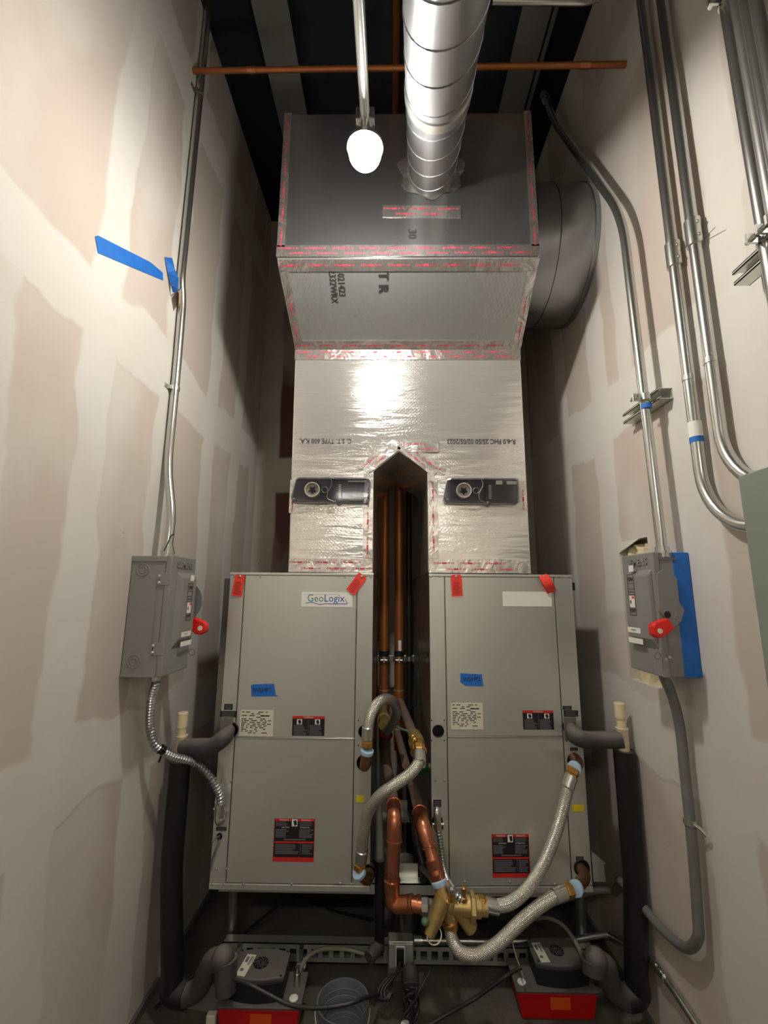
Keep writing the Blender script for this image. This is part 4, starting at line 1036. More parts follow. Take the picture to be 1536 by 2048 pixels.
# EMT low run from the junction box to the right wall and forward
t = thing('floor_conduit', 'steel conduit from the floor junction box along the right wall base', 'conduit', at(832, 1880, Y=2.2))
pts = [at(832, 1880, Y=2.2), at(1000, 1883, Y=2.2), at(1150, 1880, Y=2.2), at(1190, 1872, Y=2.2), at(1230, 1866, Y=2.2), V(WR-.04, 2.20, at(1252, 1869, Y=2.2).z)]
e1 = at(1300, 1915, X=WR-.02); pts += [e1, at(1345, 1975, X=WR-.02), at(1400, 2060, X=WR-.02)]
b = MB(); b.tube(fillet(pts, .05, 5), .0125, 14); b.build('pipe', M['emt'], t)
b = MB(); b.cyl(at(1315, 1934, X=WR-.02), at(1333, 1958, X=WR-.02), .017, n=14); b.sphere(at(1312, 1930, X=WR-.035), .006); b.sphere(at(1322, 1944, X=WR-.037), .006); b.build('coupling', M['zinc'], t)
b = MB(); q = at(835, 1880, Y=2.2); b.cyl(q-V(.015, 0, 0), q+V(.02, 0, 0), .018, n=14); b.build('connector', M['zinc'], t)

# centre flexible conduit to the right machine
t = thing('flexible_conduit', 'thin ribbed steel conduit dropping from the right heat pump beside the copper', 'conduit', at(874, 1640, Y=1.95))
pts = [at(876, 1655, Y=1.955), at(882, 1695, Y=1.935), at(888, 1738, Y=1.89), at(897, 1766, Y=1.82), at(907, 1784, Y=1.775), at(922, 1800, Y=1.77)]
b = MB(); corr(b, pts, .0105, .0105, .0022); b.build('ribbed_hose', M['steel_flex'], t)
b = MB(); b.tube(catmull([V(at(874, 1640, Y=1.995).x, 2.0, at(874, 1640, Y=1.995).z), at(874, 1626, Y=1.97), at(874, 1622, Y=1.955), at(875, 1640, Y=1.95), at(876, 1658, Y=1.955)], 6), .0145, 14)
q = at(876, 1648, Y=1.95); b.cyl(q-V(.022, 0, 0), q+V(.024, 0, 0), .005, n=8); b.build('connector', M['zinc'], t)
b = MB(); b.cyl(at(898, 1768, Y=1.815), at(906, 1782, Y=1.78), .0145, n=14); b.build('coupling', M['zinc'], t)

# ================================================================== DRAINS
def drain(side):
    s = side
    t = thing('condensate_drain', ('black insulated drain pipe at the left wall with cream standpipe' if s < 0 else 'black insulated drain pipe at the right wall with cream standpipe'), 'drain pipe', V(-.855 if s < 0 else .915, 1.98, .07))
    if s < 0:
        top = at(361, 1520, Y=1.96); bot = at(345, 1958, Y=1.96); X0 = top.x; yv = 1.96
        port = (462, 1458); capt = (364, 1427); capb = (361, 1530)
        mid = [(447, 1476), (425, 1492), (405, 1494)]; endp = (372, 1493)
    else:
        top = at(1248, 1500, Y=1.92); X0 = top.x; yv = 1.92; bot = at(1272, 1962, Y=yv)
        port = (1140, 1455); capt = (1241, 1408); capb = (1246, 1500)
        mid = [(1152, 1473), (1175, 1480), (1200, 1480)]; endp = (1240, 1478)
    # vertical insulated pipe with bottom elbow
    z1 = top.z; z0 = bot.z
    if s < 0:
        px = [(345, 1950), (340, 1985), (372, 1990), (398, 1976), (412, 1945), (425, 1922), (445, 1918)]
        Ys = [yv, yv, 1.95, 1.94, 1.92, 1.9, 1.88]
    else:
        px = [(1272, 1955), (1280, 1990), (1252, 1996), (1225, 1975), (1216, 1950), (1212, 1932), (1192, 1922)]
        Ys = [yv, yv, 1.92, 1.91, 1.90, 1.89, 1.88]
    pts = [V(X0, yv, z1), V(X0, yv, .5)] + [at(a[0], a[1], Y=y) for a, y in zip(px[:3], Ys[:3])]
    b = MB(); b.tube(fillet(pts, .07, 8), .041, 20); b.build('insulated_pipe', M['foam'], t)
    tr = [at(a[0], a[1], Y=y) for a, y in zip(px[2:], Ys[2:])]
    dn = at(452 if s < 0 else 1186, 1985 if s < 0 else 1950, Y=1.87)
    b = MB(); b.tube(catmull([tr[0].lerp(pts[-2], .3)]+tr, 8), .036, 20); b.sphere(tr[-1], .043, (1, 1, 1)); b.cyl(tr[-1]+V(.012*-s, 0, .0), dn, .042, .036, n=20)
    b.build('insulated_trap', M['foam_grey'], t)
    # standpipe
    a = at(capt[0], capt[1], Y=yv-.01); e = V(X0, yv, z1-.05)
    b = MB(); b.cyl(V(X0, yv, z1-.05), V(a.x, yv, a.z-.02), .0175); b.build('standpipe', M['pvc'], t)
    b = MB(); b.lathe(V(a.x, yv, a.z-.055), (0, 0, 1), [(0, .0175), (0, .0215), (.055, .0215), (.058, .019)], n=24); b.build('cap', M['pvc'], t)
    zt = at(endp[0], endp[1], Y=yv).z
    b = MB(); b.lathe(V(a.x*.3+X0*.7, yv, zt-.055), (0, 0, 1), [(0, .0225), (.09, .0225), (.092, .024), (.098, .024), (.098, .018)], n=24); b.build('tee_fitting', M['pvc'], t)
    # branch to the machine
    fr = frL if s < 0 else frR
    u, z = fr.hit(*port); p0 = fr.p(u, z, .0)
    pts = [p0, fr.p(u, z, .03)]+[at(a[0], a[1], Y=yy) for a, yy in zip(mid, (1.93, 1.93, 1.94))]+[V(X0-.004*s, yv-.005, zt)]
    b = MB(); b.tube(catmull([fr.p(u, z, .01)]+pts[2:], 8), .030, 18, rf=lambda L, i, N_: .023+.010*min(1, L/.06)); b.build('insulated_branch', M['foam_grey'], t)
    b = MB(); b.cyl(p0, fr.p(u, z, .035), .018); b.build('drain_stub', M['emt_dull'], t)
drain(-1); drain(1)

# ================================================================== RISERS
RY = 2.75
for i, (px, lb) in enumerate(((768, 'left copper riser pipe in the gap between the heat pumps'), (798, 'right copper riser pipe in the gap with a small white sticker'))):
    X0 = at(px, 1300, Y=RY).x
    t = thing('copper_riser', lb, 'pipe', V(X0, RY, .95))
    b = MB(); b.cyl(V(X0, RY, .70), V(X0, RY, 4.3), .0275, n=24); b.build('pipe', M['copper_riser'], t)
    z_ = at(px, 1380, Y=RY).z
    for zz in (z_,)+((at(px, 1450, Y=RY).z,) if i else ()):
        b = MB(); b.lathe(V(X0, RY, zz-.10), (0, 0, 1), [(0, .031), (.1, .031), (.1, .029)], n=24); b.build('coupling', M['copper_riser'], t)
        b = MB(); b.lathe(V(X0, RY, zz-.002), (0, 0, 1), [(0, .0315), (.006, .0315)], n=24); b.build('solder_ring', M['copper_end'], t)
    z_ = at(px, 1310, Y=RY).z; b = MB(); b.cyl(V(X0, RY, z_-.005), V(X0, RY, z_+.025), .0295, n=24); b.build('black_sleeve', M['rubber'], t)
    if i:
        z_ = at(px, 1290, Y=RY).z; b = MB(); b.fbox(Fr((X0+.004, RY-.028, z_-.03), (1, 0, 0)), -.009, 0, .009, .06, 0, .001); b.build('white_sticker', M['white'], t)
X0 = at(818, 1250, Y=2.78).x
b = MB(); b.cyl(V(X0, 2.78, 0), V(X0, 2.78, 4.3), .0185, n=18)
solo(b.build('black_riser', M['rubber']), 'narrow black riser pipe right of the copper risers', 'pipe')
zc_ = at(790, 1321, Y=2.70).z
t = thing('pipe_clamp_rail', 'steel strut rail clamping the risers between the heat pumps', 'bracket', V(.02, 2.8, zc_))
b = MB(); b.box((-.12, 2.775, zc_-.02), (.17, 2.80, zc_+.02)); b.box((-.12, 2.80, zc_-.05), (-.1, YB, zc_+.05)); b.box((.15, 2.80, zc_-.05), (.17, YB, zc_+.05)); b.build('rail', M['galv_dark'], t, .002)
b = MB()
for px in (768, 798): q = at(px, 1321, Y=RY); b.lathe(V(q.x, RY, zc_-.013), (0, 0, 1), [(0, .033), (.026, .033)], n=22); b.cyl(V(q.x-.02, RY-.04, zc_), V(q.x+.02, RY-.04, zc_), .007, n=8); b.fbox(Fr((q.x, RY-.03, zc_), (1, 0, 0)), -.004, -.012, .004, .012, 0, .02)
b.lathe(V(X0, 2.78, zc_-.013), (0, 0, 1), [(0, .024), (.026, .024)], n=18); b.build('clamp', M['zinc'], t)

# ================================================================== COPPER RUNS, VALVES, HOSES
FY = 1.90
def fitting(mb, a, d, r, ln): mb.cyl(a, a+d.normalized()*ln, r, n=20)
# left run: back riser -> forward -> drop -> elbow -> right
e = at(789, 1632, Y=FY)
xr = at(768, 1300, Y=RY).x
t = thing('copper_run', 'left copper pipe dropping to the brass valve with an elbow at its foot', 'pipe', at(786, 1800, Y=FY))
bt = at(784, 1810, Y=FY); rt = at(848, 1813, Y=1.86)
b = MB(); b.tube([V(xr, RY, e.z), V(e.x-.003, FY+.10, e.z)], .024, 18); b.build('rear_pipe', M['copper_dusty'], t)
b = MB(); b.tube(fillet([V(e.x-.002, FY+.09, e.z), V(e.x, FY, e.z), V(e.x, FY, e.z-.09)], .05, 8), .0285, 20)
for q, d in ((V(e.x-.002, FY+.09, e.z), V(0, 1, 0)), (V(e.x, FY, e.z-.085), V(0, 0, -1))): b.lathe(q-d*.005, d, [(0, .0285), (.002, .0315), (.008, .0315), (.01, .0285)], n=20)
b.build('elbow', M['copper'], t)
b = MB(); b.tube([V(e.x, FY, e.z-.08), V(bt.x, FY, bt.z+.07)], .0255, 20); b.build('drop_pipe', M['copper'], t)
b = MB(); b.tube(fillet([V(bt.x, FY, bt.z+.085), V(bt.x, FY, bt.z-.002), V(rt.x-.05, 1.875, rt.z)], .055, 8), .0285, 20)
b.lathe(V(bt.x, FY, bt.z+.078), (0, 0, 1), [(0, .0285), (.002, .032), (.008, .032), (.01, .0285)], n=20); b.build('elbow', M['copper'], t)
b = MB(); dd = (rt-V(bt.x, FY, bt.z)); q = V(rt.x-.055, 1.875, rt.z)
b.tube([q, rt], .024, 18); b.lathe(q+V(.004, 0, 0), dd, [(0, .028), (.003, .030), (.01, .030), (.013, .026)], n=18); b.lathe(q+V(.03, 0, 0), dd, [(0, .026), (.003, .028), (.012, .028), (.015, .024)], n=18); b.build('reducer', M['copper'], t)
# right run
e2 = at(845, 1648, Y=FY); xr2 = at(798, 1300, Y=RY).x
t = thing('copper_run', 'right copper pipe angling down with couplings to the brass valve', 'pipe', e2)
q3 = at(858, 1692, Y=1.88); q4 = at(878, 1762, Y=1.84)
b = MB(); b.tube([V(xr2, RY, .98), at(800, 1402, Y=RY), at(833, 1488, Y=2.02)], .023, 18); 
b.tube([at(822, 1555, Y=2.3), V(e2.x-.004, FY+.09, e2.z)], .024, 18); b.build('rear_pipe', M['copper_dusty'], t)
b = MB(); b.cyl(at(822, 1552, Y=2.3), at(829, 1577, Y=2.22), .029, n=18); b.build('coupling', M['copper_dusty'], t)
b = MB(); b.tube(fillet([V(e2.x-.004, FY+.09, e2.z), V(e2.x, FY, e2.z), q3], .05, 8), .0285, 20); d = (q3-V(e2.x, FY, e2.z)).normalized()
b.lathe(q3-d*.005, d, [(0, .0285), (.002, .032), (.008, .032), (.01, .0285)], n=20); b.lathe(V(e2.x-.004, FY+.085, e2.z), (0, 1, 0), [(0, .0285), (.002, .0315), (.008, .0315), (.01, .0285)], n=20); b.build('elbow', M['copper'], t)
b = MB(); b.tube([q3, q4], .0245, 18); b.build('drop_pipe', M['copper'], t)
for f_ in (.38, .78):
    q = q3.lerp(q4, f_); b = MB(); b.lathe(q, d, [(0, .0245), (.001, .031), (.008, .0285), (.03, .028), (.034, .026)], n=20); b.build('coupling', M['copper'], t)
b = MB(); b.lathe(q4-d*.006, d, [(0, .026), (.004, .030), (.016, .030), (.02, .028)], n=18); b.build('thread_tape', M['ptfe'], t)
# union left of valve (greenish grey)
vz = at(900, 1813, Y=1.82)
bv = thing('brass_valve', 'brass balancing valve assembly joining the copper pipes and two hoses', 'valve', vz)
b = MB(); b.lathe(rt-V(.01, 0, 0), (1, 0, 0), [(0, .022), (0, .029), (.022, .030), (.03, .026), (.05, .026)], n=8); b.build('union_nut', M['emt_dull'], bv)
b = MB()
b.cyl(q4+d*.01, at(893, 1800, Y=1.82), .027, .024, n=16)                       # neck under the right pipe
b.cyl(at(886, 1797, Y=1.805), at(867, 1847, Y=1.79), .030, .026, n=20)          # slanted strainer barrel
b.cyl(at(893, 1797, Y=1.82), at(902, 1845, Y=1.815), .026, .022, n=18)         # body to lower hose
b.cyl(rt+V(.02, 0, 0), at(900, 1812, Y=1.83), .020, n=16)
b.cyl(at(900, 1812, Y=1.82), at(942, 1813, Y=1.82), .026, .034, n=20)
b.cyl(at(912, 1815, Y=1.82), at(943, 1856, Y=1.83), .022, .026, n=18)
b.sphere(at(896, 1808, Y=1.82), .033, (1, 1, 1)); b.build('valve_body', M['brass'], bv, 0)
b = MB(); q = at(939, 1813, Y=1.82); b.lathe(q, (1, 0, -.05), [(0, .044), (.003, .047), (.016, .047), (.019, .043)], n=6); b.lathe(q+V(.018, 0, 0), (1, 0, -.05), [(0, .034), (.02, .034), (.022, .028), (.045, .028)], n=16); b.build('union_nut', M['brass'], bv)
b = MB(); q = at(898, 1840, Y=1.815); b.lathe(q, (at(902, 1858, Y=1.815)-at(898, 1840, Y=1.815)), [(0, .024), (.003, .030), (.010, .030), (.012, .026), (.03, .026)], n=16); b.build('hose_nut', M['brass_nut'], bv)
for px, py, hh in ((928, 1802, .045), (901, 1802, .028)):
    b = MB(); q = at(px, py, Y=1.80); b.lathe(q, (0, -.1, 1), [(0, .010), (.012, .010), (.014, .006), (hh*.6, .006), (hh*.6, .009), (hh, .009), (hh+.003, .004)], n=12); b.build('test_port', M['brass_nut'], bv)
b = MB(); q = at(860, 1862, Y=1.78); b.cyl(at(868, 1846, Y=1.785), at(858, 1872, Y=1.775), .022, .019, n=10); b.build('drain_cap', M['brass'], bv)
b = MB(); b.ring(q+V(.014, -.006, -.008), V(.2, -1, .3), .026, .0022, 24, 6, (0, .62)); b.build('cap_strap', M['cream'], bv)
b = MB(); b.sphere(at(850, 1843, Y=1.78), .014, (1, 1, .9)); b.build('green_cap', mat('green_cap_plastic', (86, 118, 88), .5), bv)

def hose(label, pts, group=None, r=.0215, ends=(1, 1)):
    P = catmull(pts, 10); t = thing('braided_hose', label, 'hose', P[0])
    b = MB(); b.tube(resample(P, .012), r, 20); b.build('hose_body', M['braid'], t)
    for k, e_ in enumerate(ends):
        if not e_: continue
        a, c = (P[0], P[2]) if k == 0 else (P[-1], P[-3]); d = (c-a).normalized()
        b = MB(); b.lathe(a, d, [(0, r), (.0, r+.0035), (.045, r+.0035), (.048, r+.0005)], n=20); b.build('crimp_sleeve', M['zinc'], t)
        b = MB(); b.lathe(a-d*.030, d, [(0, r+.001), (.002, r+.004), (.020, r+.004), (.024, r+.001), (.034, r+.001)], n=6); b.build('hose_nut', M['brass_nut'], t)
    return t, P
def port_elbow(fr, port, drop, dirv, label):
    """bronze street elbow out of a port turning along dirv, with thread tape"""
    u, z = fr.hit(*port); p = fr.p(u, z, -.03)
    c = fr.p(u, z, .055); 
    e = drop
    t = thing('pipe_elbow', label, 'pipe fitting', c)
    b = MB(); b.tube(fillet([p, c, e], .04, 8), .0215, 18); b.build('elbow', M['bronze'], t)
    d = (e-c).normalized(); b = MB(); b.lathe(e-d*.006, d, [(0, .022), (.001, .0265), (.014, .0265), (.016, .022)], n=20); b.build('thread_tape', M['ptfe'], t)
# hose a: arched, left machine upper port to rear riser
h, P = hose('braided hose arching up from the left heat pump to the left riser', [at(735, 1478, Y=1.93), at(737, 1450, Y=1.93), at(747, 1418, Y=1.95), at(765, 1399, Y=1.99), at(785, 1402, Y=2.06), at(793, 1422, Y=2.14), at(786, 1445, Y=2.22), at(773, 1462, Y=2.30)], ends=(1, 0))
port_elbow(frL, (730, 1526), at(734, 1504, Y=1.93), None, 'bronze elbow below the arched hose on the left heat pump')
t = thing('brass_fitting', 'brass union behind the arched hose on the left riser', 'pipe fitting', at(768, 1440, Y=2.4))
b = MB(); b.cyl(at(766, 1432, Y=2.55), at(768, 1440, Y=2.4), .034, n=16); b.cyl(at(768, 1440, Y=2.4), at(769, 1450, Y=2.33), .030, n=8); b.build('union', M['brass'], t)
b = MB(); b.tube([V(xr, RY, at(766, 1432, Y=2.55).z+.0), at(766, 1432, Y=2.55)], .022, 16); b.build('stub', M['copper_dusty'], t)
b = MB(); b.sphere(at(773, 1470, Y=2.32), .026, (1.2, 1, .9)); b.build('red_cap', mat('dark_red_cap', (88, 30, 26), .5), t)
# hose b: S shape
h, P = hose('braided S-curved hose from the right riser valve to the left heat pump\'s lower port', [at(838, 1506, Y=1.90), at(838, 1522, Y=1.87), at(822, 1546, Y=1.84), at(792, 1568, Y=1.82), at(759, 1592, Y=1.83), at(737, 1625, Y=1.86), at(728, 1665, Y=1.88), at(724, 1700, Y=1.90), at(721, 1722, Y=1.91)])
port_elbow(frL, (738, 1744), at(719, 1745, Y=1.91), None, 'bronze elbow at the left heat pump\'s lower right port')
q = at(719, 1754, Y=1.91); 
t = thing('ball_valve', 'small brass valve with a green handle above the S-curved hose', 'valve', at(830, 1490, Y=1.95))
b = MB(); b.cyl(at(829, 1470, Y=2.04), at(836, 1500, Y=1.93), .028, n=18); b.cyl(at(832, 1480, Y=1.99), at(834, 1490, Y=1.96), .034, n=8); b.build('valve_body', M['brass'], t)
b = MB(); b.lathe(at(837, 1502, Y=1.925), at(838, 1522, Y=1.87)-at(838, 1506, Y=1.90), [(-.01, .026), (-.008, .034), (.012, .034), (.014, .026)], n=8); b.build('union_nut', M['brass_nut'], t)
b = MB(); b.ring(at(832, 1483, Y=1.93), V(.3, -1, .2), .012, .003, 16, 6); b.ring(at(828, 1476, Y=1.94), V(.3, -1, .2), .010, .003, 16, 6); b.build('test_ring', M['brass_nut'], t)
b = MB(); b.tube([at(789, 1453, Y=2.12), at(812, 1461, Y=2.06), at(820, 1464, Y=2.04)], .005, 8); b.build('lever', mat('green_lever', (96, 120, 100), .5), t)
t = thing('ball_valve', 'valve stem with a dark green cap behind the S-curved hose', 'valve', at(838, 1540, Y=2.2))
b = MB(); b.cyl(at(818, 1545, Y=2.3), at(832, 1541, Y=2.2), .016, n=12); b.build('stem', M['emt_dull'], t)
b = MB(); b.sphere(at(842, 1537, Y=2.16), .026, (1.1, .8, 1)); b.build('green_cap', M['green'], t)
b = MB(); b.sphere(at(847, 1532, Y=2.13), .010); b.build('cap_tip', M['cream'], t)
# hose c
h, P = hose('braided hose from the brass valve up to the right heat pump\'s upper port', [at(972, 1809, Y=1.82), at(990, 1812, Y=1.82), at(1022, 1805, Y=1.82), at(1056, 1776, Y=1.83), at(1088, 1725, Y=1.85), at(1112, 1665, Y=1.87), at(1128, 1610, Y=1.89), at(1138, 1567, Y=1.90), at(1143, 1551, Y=1.905)])
port_elbow(frR, (1147, 1515), at(1149, 1536, Y=1.915), None, 'bronze elbow at the right heat pump\'s upper port')
# hose d
h, P = hose('braided hose looping low from the brass valve to the right heat pump\'s lower port', [at(900, 1858, Y=1.81), at(905, 1880, Y=1.80), at(922, 1905, Y=1.78), at(955, 1910, Y=1.77), at(995, 1888, Y=1.77), at(1040, 1845, Y=1.79), at(1080, 1812, Y=1.81), at(1112, 1792, Y=1.83), at(1130, 1784, Y=1.84)], ends=(0, 1))
port_elbow(frR, (1160, 1735), at(1152, 1776, Y=1.86), None, 'bronze elbow at the right heat pump\'s lower port')

# insulated pipes dropping behind the copper
t = thing('insulated_pipe', 'grey and black insulated pipe dropping left of the copper to the floor', 'pipe', at(760, 1890, Y=2.05))
x_ = at(760, 1730, Y=2.05)
b = MB(); b.tube([at(757, 1590, Y=2.12), V(x_.x, 2.06, x_.z)], .017, 14); b.build('bare_pipe', M['liquidtight'], t)
b = MB(); e_ = at(760, 1900, Y=2.05); b.tube([V(x_.x, 2.05, x_.z+.02), V(x_.x, 2.05, e_.z)], .021, 16); b.build('insulation', M['foam'], t)
b = MB(); b.cyl(V(x_.x, 2.05, e_.z+.02), at(738, 1916, Y=2.0), .023, .024, n=16); b.build('insulated_foot', M['foam_grey'], t)
t = thing('insulated_pipe', 'black pipe slanting down behind the right copper pipe', 'pipe', at(845, 1760, Y=2.1))
b = MB(); b.tube(fillet([at(822, 1600, Y=2.3), at(834, 1690, Y=2.15), at(850, 1740, Y=2.1), at(848, 1860, Y=2.1)], .06, 6), .019, 16); b.build('pipe', M['foam'], t)
b = MB(); b.tube([at(843, 1735, Y=2.05), at(875, 1770, Y=1.9)], .011, 10); b.build('branch', M['liquidtight'], t)
# second dusty pipe behind
b = MB(); b.tube([at(795, 1465, Y=2.65), at(812, 1530, Y=2.2)], .019, 16); b.sphere(at(795, 1463, Y=2.65), .022)
solo(b.build('drain_tube', M['copper_dusty']), 'dusty pipe running back behind the right copper pipe', 'pipe')

# ================================================================== STAND
st = thing('equipment_stand', 'galvanised steel stand with pipe legs under the heat pumps', 'stand', V(.08, 2.3, 0))
def leg(px, py0, Y, m='emt_dull'):
    q = at(px, 1830, Y=Y); b = MB(); b.cyl(V(q.x, Y, 0), V(q.x, Y, .41), .024, n=18); b.build('leg', M[m], st)
    b = MB(); b.box((q.x-.045, Y-.04, .392), (q.x+.045, Y+.04, .405)); b.build('leg_plate', M['galv'], st, .001)
leg(465, 0, 2.28); leg(1161, 0, 2.28); leg(525, 0, 2.72); leg(1085, 0, 2.72)
for yy in (2.08, 2.66):
    b = MB(); b.box((-.71, yy, .398), (.80, yy+.045, .402)); b.box((-.71, yy, .362), (.80, yy+.004, .402)); b.build('cross_rail', M['galv'], st)
b = MB(); 
for px, py, x2, y2, Y in ((762, 1600, 815, 1636, 2.55), (792, 1727, 836, 1760, 2.12)):
    b = MB(); a = at(px, py, Y=Y); c = at(x2, y2, Y=Y); b.box((a.x, Y, c.z), (c.x, Y+.004, a.z)); b.box((a.x, Y-.02, c.z), (c.x, Y+.004, c.z+.015)); b.build('bracket_plate', M['galv'], st)
b = MB(); b.box((-.02, 2.30, .18), (.06, 2.34, .40)); b.build('centre_post', M['galv_dark'], st, .002)

# floor strut, perforated
ft = thing('floor_strut', 'long slotted steel strut lying across the floor behind the pumps', 'strut', V(.05, 2.2, 0))
x0_, x1_ = at(445, 1905, Y=2.2).x, at(1188, 1905, Y=2.2).x; zt_ = at(640, 1888, Y=2.2).z; zl = at(640, 1926, Y=2.2).z
b = MB(); hgt = zt_-zl; n = 34; wdt = (x1_-x0_)/n; sy = 2.2
f = Fr((0, sy, 0), (1, 0, 0))
b.fbox(f, x0_, zl, x1_, zl+hgt*.28, -.003, 0); b.fbox(f, x0_, zl+hgt*.72, x1_, zt_, -.003, 0)
for i in range(n+1): b.fbox(f, x0_+wdt*i-wdt*.2, zl+hgt*.28, x0_+wdt*i+wdt*.2, zl+hgt*.72, -.003, 0)
b.fbox(f, x0_, zl, x1_, zl+.003, -.045, 0); b.fbox(f, x0_, zt_-.003, x1_, zt_, -.045, 0)
b.build('channel', M['galv'], ft)
b = MB(); b.fbox(f, x0_+.01, zl+.004, x1_-.01, zt_-.004, -.044, -.04); b.build('channel_back', M['rubber'], ft)
for px in (478, 603, 1060, 1150):
    q = at(px, 1915, Y=2.19); b = MB(); b.box((q.x-.02, 2.05, zl-.003), (q.x+.02, 2.2, zl)); b.box((q.x-.008, 2.17, zl), (q.x+.008, 2.2, zt_)); b.build('clip', M['zinc'], ft)
for xx in (x0_+.1, x1_-.1): b = MB(); b.box((xx-.02, 2.2, 0), (xx+.02, 2.24, zl)); b.build('foot', M['galv_dark'], ft)

# junction box with receptacle
jb = thing('junction_box', 'galvanised outlet box on a post between the pumps with cords plugged in', 'outlet box', at(800, 1950, Y=2.1))
a = at(776, 1882, Y=2.1); c = at(828, 1965, Y=2.1)
f = Fr((0, 2.1, 0), (1, 0, 0))
b = MB(); b.fbox(f, a.x, c.z, c.x, a.z, -.05, 0); b.build('box', M['zinc'], jb, .004)
b = MB(); b.fbox(f, a.x+.004, c.z+.05, c.x-.004, a.z-.008, 0, .003); b.build('cover', M['galv'], jb, .003)
a2 = at(793, 1893, Y=2.1); c2 = at(808, 1930, Y=2.1)
b = MB(); b.fbox(f, a2.x-.004, c2.z-.004, c2.x+.004, a2.z+.004, .002, .006); b.build('device_frame', M['white'], jb, .002)
b = MB(); b.fbox(f, a2.x, c2.z, c2.x, a2.z, .004, .014); b.build('receptacle', M['black_plastic'], jb, .002)
b = MB(); b.box((a.x+.02, 2.115, 0), (c.x-.02, 2.14, c.z)); b.build('post', M['galv_dark'], jb)
b = MB(); q = at(815, 1870, Y=2.13); b.sphere(at(820, 1955, Y=2.06), .036, (1, .9, 1.35)); 
solo(b.build('wrapped_bundle', M['motor_grey']), 'dusty wrapped bundle beside the outlet box post', 'bundle')
b = MB(); q = at(812, 1835, Y=2.3); b.cyl(V(q.x, 2.3, .1), V(q.x, 2.3, .38), .045, n=20); b.lathe(V(q.x, 2.3, .22), (0, 0, 1), [(0, .05), (.02, .05)], n=20)
solo(b.build('steel_post', M['galv_dark']), 'round grey steel post behind the copper elbow', 'post')

def cord(name, label, pts, r=.0045, m='black_plastic', cat='cord'):
    b = MB(); b.tube(catmull(pts, 8), r, 10); return solo(b.build(name, M[m]), label, cat)
for k, (dx, lab) in enumerate(((0, 'black power cord coiled left of the outlet box, outermost loop'), (6, 'black power cord loop hanging from the outlet box, middle loop'), (12, 'black power cord loop hanging from the outlet box, innermost loop'))):
    cord('power_cord', lab, [at(800, 1925, Y=2.08), at(796-dx*.2, 1945, Y=2.04), at(775+dx, 1955, Y=2.02), at(758+dx, 1978, Y=2.0), at(758+dx, 1996, Y=1.98), at(770+dx*.6, 1998, Y=1.97), at(780+dx*.3, 1985, Y=1.98)], .0055)
cord('power_cord', 'long black cord across the pail to the left pump', [at(757, 1988, Y=1.99), at(725, 1998, Y=1.80), at(685, 2010, Y=1.76), at(630, 2016, Y=1.76), at(580, 2010, Y=1.78), at(535, 1988, Y=1.8), at(500, 1970, Y=1.81), at(468, 1958, Y=1.84)], .0065)
cord('power_cord', 'long black cord running from the centre floor up to the right pump', [at(1042, 1935, Y=1.93), at(1015, 1950, Y=1.9), at(985, 1972, Y=1.9), at(945, 2000, Y=1.9), at(900, 2025, Y=1.87), at(850, 2055, Y=1.85)], .0065)
cord('drain_tube', 'clear hose from the left pump up behind to the floor strut', [at(590, 1975, Y=1.95), at(598, 1945, Y=2.0), at(615, 1915, Y=2.08), at(642, 1899, Y=2.12), at(690, 1898, Y=2.15), at(730, 1908, Y=2.15)], .008, 'clear_hose', 'hose')
cord('drain_tube', 'clear hose arching over behind the right pump', [at(1070, 1838, Y=2.3), at(1095, 1836, Y=2.25), at(1125, 1850, Y=2.18), at(1150, 1882, Y=2.08), at(1165, 1915, Y=2.0), at(1168, 1930, Y=1.97)], .008, 'clear_hose', 'hose')
cord('thin_wire', 'thin yellow-green wire at the left end of the right pump', [at(1022, 1870, Y=2.1), at(1030, 1905, Y=2.05), at(1040, 1935, Y=2.0), at(1047, 1955, Y=1.95)], .003, 'clear_hose', 'wire')
b = MB(); b.tube(catmull([at(560, 1790, Y=2.6), at(640, 1806, Y=2.6), at(740, 1800, Y=2.55)], 6), .008, 8); b.tube([at(628, 1812, Y=2.6), at(750, 1806, Y=2.5)], .007, 8); b.tube([at(640, 1815, Y=2.6), at(750, 1840, Y=2.4)], .006, 8)
solo(b.build('cable_bundle', M['rubber']), 'dark cables hanging in the shade under the left heat pump', 'cable')
b = MB(); b.tube([V(-.50, 2.45, .12), V(-.9, 2.0, .01)], .006, 8)
solo(b.build('loose_rod', M['rubber']), 'thin dark rod leaning on the floor by the left pump', 'rod')

# twist bundle in the centre foreground
b = MB(); rr = random.Random(5); c0 = at(822, 2005, Y=1.9)
for i in range(7):
    pts = [c0+V(rr.uniform(-.03, .03), rr.uniform(-.02, .02), rr.uniform(-.05, .06)) for _ in range(6)]; b.tube(catmull(pts, 5), .004, 6)
b.cyl(c0-V(0, 0, .15), c0+V(0, 0, .05), .008, n=8)
solo(b.build('wire_bundle', M['black_plastic']), 'tangled dark wire bundle in front of the outlet box post', 'wire')
b = MB(); b.tube([c0+V(.02, 0, .02), c0+V(.07, 0, .10)], .0015, 6); solo(b.build('tie_wire', M['emt_dull']), 'thin stiff wire end above the tangled wire bundle', 'wire')
b = MB(); q = at(812, 2044, Y=1.9); b.cyl(V(q.x, 1.9, 0), V(q.x, 1.9, .055), .02, n=16); solo(b.build('drain_plug', M['white']), 'small white plug on the floor at the bottom centre', 'plug')
q = at(424, 2033, Y=1.95); b = MB(); b.box((q.x-.016, 1.93, 0), (q.x+.02, 1.955, .045)); solo(b.build('white_block', M['cream'], None, .004), 'small cream block beside the left red pump', 'block')

